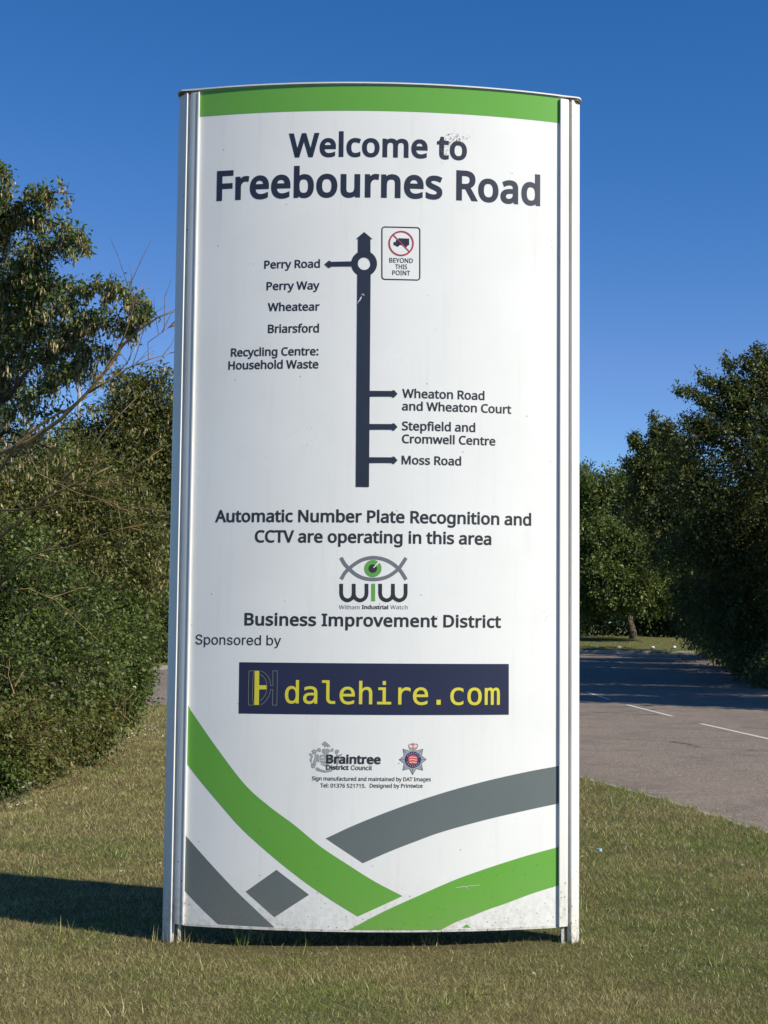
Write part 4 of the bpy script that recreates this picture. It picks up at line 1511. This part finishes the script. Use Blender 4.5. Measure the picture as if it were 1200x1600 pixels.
# across the side road on the left
for lab, x, y, bl in (
    ('bright green roadside hedge across the side road, just left of the sign', -7.3, 54.5, [(238, 1000, 44, 53.5), (215, 960, 50, 54), (262, 960, 50, 54), (240, 910, 50, 54.5), (290, 990, 55, 54), (200, 1010, 40, 54), (255, 880, 40, 55), (300, 920, 50, 55)]),
    ('shaded hedge across the side road, hidden behind the left shrubs', -11.5, 55, [(60, 1000, 60, 54), (120, 990, 60, 54), (170, 970, 50, 54.5), (0, 980, 60, 54), (90, 920, 60, 55)])):
    hedge(lab, (x, y, gz(x, y)), PB(bl), mat=M['leaf_fresh'], n_leaf=26000, leaf=0.13, per=12, spread=0.12, twig_r=0.008, stems=4)

# right: far tree on the verge beyond the road
def vz(x, y): return gz(x, y)
tree('tree', 'rounded fresh green tree on the far verge, right of the sign', (12.9, 79, vz(12.9, 79)),
     PB([(925, 775, 42, 78), (965, 762, 34, 78, .8), (985, 800, 40, 78), (905, 800, 40, 78.5), (940, 840, 55, 77.5), (985, 865, 48, 77), (1015, 905, 42, 76.5), (955, 905, 48, 76.5), (1000, 940, 30, 76), (1043, 935, 24, 76), (1020, 860, 36, 77), (1000, 830, 30, 78), (1062, 905, 20, 76.5, .7), (965, 948, 22, 76.5, .7), (912, 742, 18, 78, .6), (985, 752, 16, 78, .6)]),
     3.5, 0.17, n_limbs=9, mat=M['leaf_fresh'], n_leaf=50000, leaf=0.19, per=20, spread=0.15, twig_r=0.010)
tree('tree', 'green tree partly hidden by the right post of the sign', (10.0, 79.5, vz(10.0, 79.5)),
     PB([(890, 770, 45, 79), (860, 800, 50, 79), (905, 850, 50, 78.5), (880, 900, 50, 78), (918, 915, 40, 77.5), (850, 880, 60, 79), (908, 950, 26, 77.5)]),
     3.2, 0.16, n_limbs=7, mat=M['leaf_fresh'], n_leaf=32000, leaf=0.17, per=14, spread=0.16, twig_r=0.010)
hedge('dark hedge in deep shade under the far verge trees', (13, 85, vz(13, 84)),
      PB([(900, 960, 45, 84), (960, 960, 45, 84), (1020, 960, 45, 84), (1070, 960, 50, 83), (930, 920, 50, 85), (1000, 920, 50, 85), (1060, 900, 60, 84), (1110, 950, 60, 82), (860, 950, 50, 85)]),
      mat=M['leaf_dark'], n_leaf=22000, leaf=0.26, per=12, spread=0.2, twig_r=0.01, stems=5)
SR1 = [[(1150, 660, 46), (1110, 632, 46), (1080, 615, 46), (1052, 608, 46)], [(1120, 680, 46), (1085, 660, 46), (1062, 657, 46)], [(1160, 640, 46), (1120, 600, 46), (1098, 590, 46), (1085, 588, 46)],
       [(1165, 640, 46), (1148, 590, 46), (1138, 562, 46), (1134, 550, 46)], [(1185, 620, 46), (1170, 575, 46), (1160, 548, 46)], [(1200, 610, 46), (1188, 560, 46), (1182, 540, 46)], [(1210, 600, 46), (1203, 545, 46)]]
SR2 = [[(1020, 740, 60), (1003, 705, 60), (985, 678, 60)], [(1030, 740, 60), (1026, 690, 60), (1022, 645, 60)], [(1045, 740, 60), (1046, 690, 60), (1040, 658, 60)], [(1010, 760, 60), (990, 730, 60), (972, 715, 60)], [(1050, 720, 60), (1062, 690, 60), (1066, 680, 60)]]
tree('tree', 'middle tree with thin feathery top between the far and near right trees', (15.6, 62, vz(15.6, 62)),
     PB([(1040, 705, 22, 60, .9), (1010, 722, 20, 60, .9), (1020, 735, 38, 60), (1062, 740, 38, 60), (1005, 785, 38, 60), (1055, 800, 48, 60), (1050, 850, 44, 60.5), (1090, 880, 52, 60), (1088, 930, 40, 61), (1105, 960, 45, 60), (1100, 800, 60, 61), (1075, 705, 18, 60, .8)] + spray(*SR2, r=8, step=8, w=1.8)),
     3.5, 0.18, n_limbs=9, mat=M['leaf_dark'], n_leaf=60000, leaf=0.14, per=20, spread=0.10, twig_r=0.008)
tree('tree', 'big dark overhanging tree filling the right edge of the view', (13.6, 46.5, vz(13.6, 46.5)),
     PB([(1185, 590, 26, 46, .9), (1150, 620, 28, 46, .8), (1175, 640, 44, 46), (1215, 620, 50, 46), (1100, 660, 22, 46, .8), (1070, 690, 34, 46, .9), (1120, 690, 55, 46), (1190, 710, 80, 46), (1080, 760, 50, 46), (1140, 790, 75, 46), (1210, 830, 90, 46),
         (1095, 850, 60, 46.5), (1160, 900, 80, 46), (1120, 960, 60, 47), (1190, 980, 80, 46), (1290, 700, 110, 47), (1290, 880, 120, 47), (1250, 1000, 80, 46.5)] + spray(*SR1, r=10, step=10, w=1.8)),
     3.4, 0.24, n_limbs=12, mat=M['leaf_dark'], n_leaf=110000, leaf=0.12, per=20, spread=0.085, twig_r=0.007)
hedge('dark shaded undergrowth beneath the big right-hand trees', (12.9, 50, vz(12.9, 50)),
      PB([(1110, 995, 24, 62), (1135, 1008, 30, 56), (1165, 1022, 34, 50), (1190, 1035, 36, 45), (1215, 1050, 36, 41), (1099, 1000, 15, 65), (1145, 1022, 18, 53), (1118, 1010, 15, 58), (1172, 1040, 20, 47), (1196, 1056, 18, 42), (1105, 960, 40, 62), (1150, 960, 50, 55), (1250, 1020, 60, 44), (1300, 1010, 70, 43), (1120, 930, 60, 60)]),
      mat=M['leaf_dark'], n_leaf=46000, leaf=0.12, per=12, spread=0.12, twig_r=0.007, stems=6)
# far wood closing the view behind everything
wood = [(Vector((x + random.uniform(-2, 2), 100 + random.uniform(-3, 3), random.uniform(1.5, 4.6))), random.uniform(2.4, 3.4)) for x in range(-48, 70, 2)]
wood += [(Vector((x + random.uniform(-2, 2), 100 + random.uniform(-3, 3), 1.2)), 2.4) for x in range(-48, 70, 3)]
wd = thing('far_wood', 'far dark wood closing the view beyond the road', 'wood', (10, 100, 0))
foliage(wd, (10, 100, 0), wood, 30000, 0.55, M['leaf_dark'], per=12, spread=0.35, twig_r=0.012)
wd['kind'] = 'stuff'
# the row goes on along the road, out of the picture, and shades the carriageway
for lab, x, y, h, sz in (('dark tree of the roadside row, third along beyond the right edge', 14.2, 41.0, 9.6, 3.2), ('dark tree of the roadside row, second along beyond the right edge', 14.0, 35.6, 9.2, 3.1),
                         ('broad dark tree of the roadside row, nearest of those off to the right', 13.8, 30.6, 8.6, 2.7), ('dark tree farthest along the right-hand row, beyond the road bend', 20.5, 63.0, 10.5, 3.8), ('dark tree added to shade the far hedge, hidden behind the right-hand mass', 19.5, 80.5, 9.5, 3.4), ('second dark tree added to shade the far hedge, deeper behind the right-hand mass', 25.0, 78.0, 10.0, 3.6),  # both far-verge trees are unseen, added to block sun from the hedge there
                         ('dark tree of the roadside row, fourth along, behind the overhanging crown', 15.2, 48.5, 9.0, 2.9), ('dark tree standing behind the big right-hand tree, mostly hidden', 16.5, 53.5, 9.4, 3.4)):
    bl = [(Vector((x + random.uniform(-1, 1) * sz * 0.6, y + random.uniform(-1, 1) * sz * 0.6, h * random.uniform(0.35, 0.85))), sz * random.uniform(0.38, 0.55), 1.0) for _ in range(16)]
    tree('tree', lab, (x, y, vz(x, y)), bl, 3.0, 0.2, n_limbs=6, mat=M['leaf_dark'], n_leaf=14000, leaf=0.29, per=12, spread=0.16, twig_r=0.008)

# ------------------------------------------------------------------ street lamp behind the hung tree
M['galv'] = plain('galvanised_steel', (0.42, 0.44, 0.46), 0.5, 0.25, 12, metal=0.3)
M['lens'] = plain('lamp_lens', (0.55, 0.56, 0.55), 0.25, 0.1, 20)
lp = at(121, 760, 40)
lb = Vector((lp.x, 40, terrain(lp.x, 40) + 0.0))
lamp = thing('street_lamp', 'pale grey street lamp half hidden behind the hung tree', 'street lamp', lb)
ht = at(122, 528, 40).z - lb.z
MB().tube([(0, 0, -0.3), (0, 0, 1.4)], [0.09, 0.09], 12).build('base_column', M['galv'], lamp, True)
MB().tube([(0, 0, 1.4), (0, 0, 1.45), (0, 0, ht)], [0.09, 0.058, 0.048], 12).build('pole', M['galv'], lamp, True)
MB().tube([(0, 0, ht), (-0.10, 0, ht + 0.06), (-0.22, 0, ht + 0.07)], [0.03, 0.028, 0.028], 8).build('arm', M['galv'], lamp, True)
hd = MB()
prof = [(-0.10, 0.06, 0.045), (-0.20, 0.10, 0.07), (-0.40, 0.12, 0.09), (-0.58, 0.09, 0.06), (-0.64, 0.04, 0.025)]
vs, fs = [], []
for x, w_h, h_h in prof:
    for t in range(10):
        a_ = 2 * math.pi * t / 10
        vs.append((x, w_h * math.cos(a_), ht + 0.10 + h_h * math.sin(a_) * (1.0 if math.sin(a_) > 0 else 0.5)))
for i in range(len(prof) - 1):
    for t in range(10):
        fs.append((i * 10 + t, i * 10 + (t + 1) % 10, i * 10 + 10 + (t + 1) % 10, i * 10 + 10 + t))
fs += [tuple(range(9, -1, -1)), tuple(range(len(prof) * 10 - 10, len(prof) * 10))]
hd.add(vs, fs).build('lamp_head', M['galv'], lamp, True)
MB().box(-0.52, -0.24, -0.07, 0.07, ht + 0.035, ht + 0.055).build('lens', M['lens'], lamp)

# ------------------------------------------------------------------ litter and fallen stuff
M['paper'] = plain('weathered_paper', (0.52, 0.50, 0.42), 0.8, 0.35, 25)
M['paleleaf'] = plain('pale_dead_leaf', (0.46, 0.42, 0.30), 0.8, 0.4, 40)
M['blueplastic'] = plain('pale_blue_plastic', (0.35, 0.60, 0.75), 0.3, 0.2, 40)


def crumple(name, label, px, py, size, mat, zoff=0.0, n=7, thick=0.35, cat='litter', group=None, Y=None):
    d = ray(px, py)
    if Y is None:
        t = (zoff - EYE) / d.z
    else:
        t = Y / d.y
    p = Vector((0, 0, EYE)) + d * t
    p.z = max(p.z, gz(p.x, p.y) + 0.015) if Y is None else p.z
    vs, fs = [], []
    for j in range(n):
        for i in range(n):
            u, v = i / (n - 1) - 0.5, j / (n - 1) - 0.5
            e = 1 - 0.25 * (u * u + v * v) * 4 * random.uniform(0.3, 1.0)
            vs.append((u * size * e, v * size * 0.7 * e, random.uniform(-1, 1) * size * thick * 0.35 + abs(u) * size * thick))
    for j in range(n - 1):
        for i in range(n - 1):
            fs.append((j * n + i, j * n + i + 1, j * n + n + i + 1, j * n + n + i))
    mb = MB().add(vs, fs)
    me = mb.mesh(name)
    o = link(name, me, mat)
    o.location = p
    o.rotation_euler = (random.uniform(0.2, 0.7), random.uniform(-.3, .3), random.uniform(-.6, .6))
    so = o.modifiers.new('thickness', 'SOLIDIFY'); so.thickness = 0.002
    return tag(o, label, cat, group)


random.seed(9)
crumple('crumpled_paper', 'crumpled pale grey scrap lying at the left edge, on dark weeds', 36, 1228, 0.17, M['paper'], 0.12)
crumple('paper_scrap', 'cream scrap caught in the hedge stems above the brambles', 97, 1144, 0.10, M['paper'], Y=15.4)
crumple('paper_scrap', 'pale scrap at the end of the hedge foot, nearest the road', 187, 1138, 0.10, M['paper'], 0.06)
crumple('paper_scrap', 'flat whitish scrap on the grass edge in front of the hedge foot', 168, 1177, 0.17, M['paper'], 0.02)
crumple('paper_scrap', 'pale torn scrap among the twigs at the hedge foot', 55, 1172, 0.14, M['paper'], Y=14.6)
crumple('paper_scrap', 'small white scrap in the middle of the hedge foot', 155, 1146, 0.08, M['paper'], Y=17.2)
bc = thing('bottle_cap', 'tiny pale blue plastic cap on the grass right of the sign', 'bottle cap', tuple(at(937, 1325, 10.9)))
bc.location.z = gz(bc.location.x, 10.9) + 0.03
MB().prism([(0.016 * math.cos(a_ * math.pi / 8), 0.016 * math.sin(a_ * math.pi / 8)) for a_ in range(16)], 0, 0.014).build('cap_body', M['blueplastic'], bc)
MB().prism([(0.018 * math.cos(a_ * math.pi / 8), 0.018 * math.sin(a_ * math.pi / 8)) for a_ in range(16)], -0.004, -0.0005).build('rim', M['paper'], bc)

M['whitestone'] = plain('white_stone', (0.70, 0.69, 0.64), 0.8, 0.2, 12)
for px_, Y_, which in ((933, 71.2, 'leftmost of the four, nearest the sign post'), (967, 71.3, 'second from the sign post'), (1020, 71.2, 'third from the sign post'), (1053, 71.3, 'rightmost, nearest the dark trees')):
    p = at(px_, 1000, Y_)
    vs, fs = [], []
    for j in range(4):
        for i in range(7):
            a_ = 2 * math.pi * i / 7; h_ = (0.0, 0.04, 0.075, 0.09)[j]; r_ = (0.08, 0.085, 0.06, 0.02)[j] * random.uniform(0.8, 1.2)
            vs.append((r_ * math.cos(a_) * 1.2, r_ * math.sin(a_), h_))
    for j in range(3):
        for i in range(7):
            fs.append((j * 7 + i, j * 7 + (i + 1) % 7, j * 7 + 7 + (i + 1) % 7, j * 7 + 7 + i))
    fs.append(tuple(range(21, 28)))
    o = MB().add(vs, fs).build('stone', M['whitestone'])
    o.location = (p.x, Y_, gz(p.x, Y_) + 0.03)
    tag(o, 'small white stone on the far verge, ' + which, 'stone', 'white stones along the far verge')

# dead leaves and twigs under the hedge and here and there on the lawn
nL = 650
yy = RNG.uniform(13, 24, nL)
xx = -3.3 - 0.045 * (yy - 13) + RNG.normal(0, 0.28, nL)
y2 = RNG.uniform(6, 18, 130); x2 = RNG.uniform(-1, 1, 130) * 0.27 * y2
xx = np.concatenate([xx, x2]); yy = np.concatenate([yy, y2])
k = ~in_poly(xx, yy); xx, yy = xx[k], yy[k]
P_ = np.stack([xx, yy, ground_zb(xx, yy) + RNG.uniform(0.01, 0.04, len(xx))], 1)
ax = RNG.normal(0, 1, P_.shape); ax[:, 2] *= 0.25
Ls = RNG.uniform(0.02, 0.055, len(xx)) * np.where(np.arange(len(xx)) > len(xx) - 130, 0.6, 1.0)
V, F = leaf_quads(P_, unit(ax), Ls, Ls * 0.6, flatbias=1.5)
o = link('dead_leaves', mesh_np('dead_leaves', V, F), M['paleleaf'])
tag(o, 'pale dead leaves scattered along the hedge foot and lawn', 'dead leaves', kind='stuff')
mb = MB()
random.seed(31)
for k in range(46):
    y = random.uniform(13.2, 20)
    x = -3.35 - 0.045 * (y - 13) + random.gauss(0, 0.22)
    z = gz(x, y) + random.uniform(0.02, 0.06)
    a_ = random.uniform(-1.2, 1.4); L = random.uniform(0.08, 0.35)
    p = Vector((x, y, z)); d = Vector((math.cos(a_), math.sin(a_), random.uniform(-.02, .35)))
    q = p + d * L * 0.5 + Vector((0, 0, 0.02)); r_ = q + (d + Vector((0, 0, random.uniform(-.2, .2)))) * L * 0.5
    mb.tube([p, q, r_], [0.006, 0.005, 0.002], 5)
o = mb.build('fallen_twigs', M['bark'])
tag(o, 'fallen brown twigs lying along the hedge foot', 'twigs', kind='stuff')
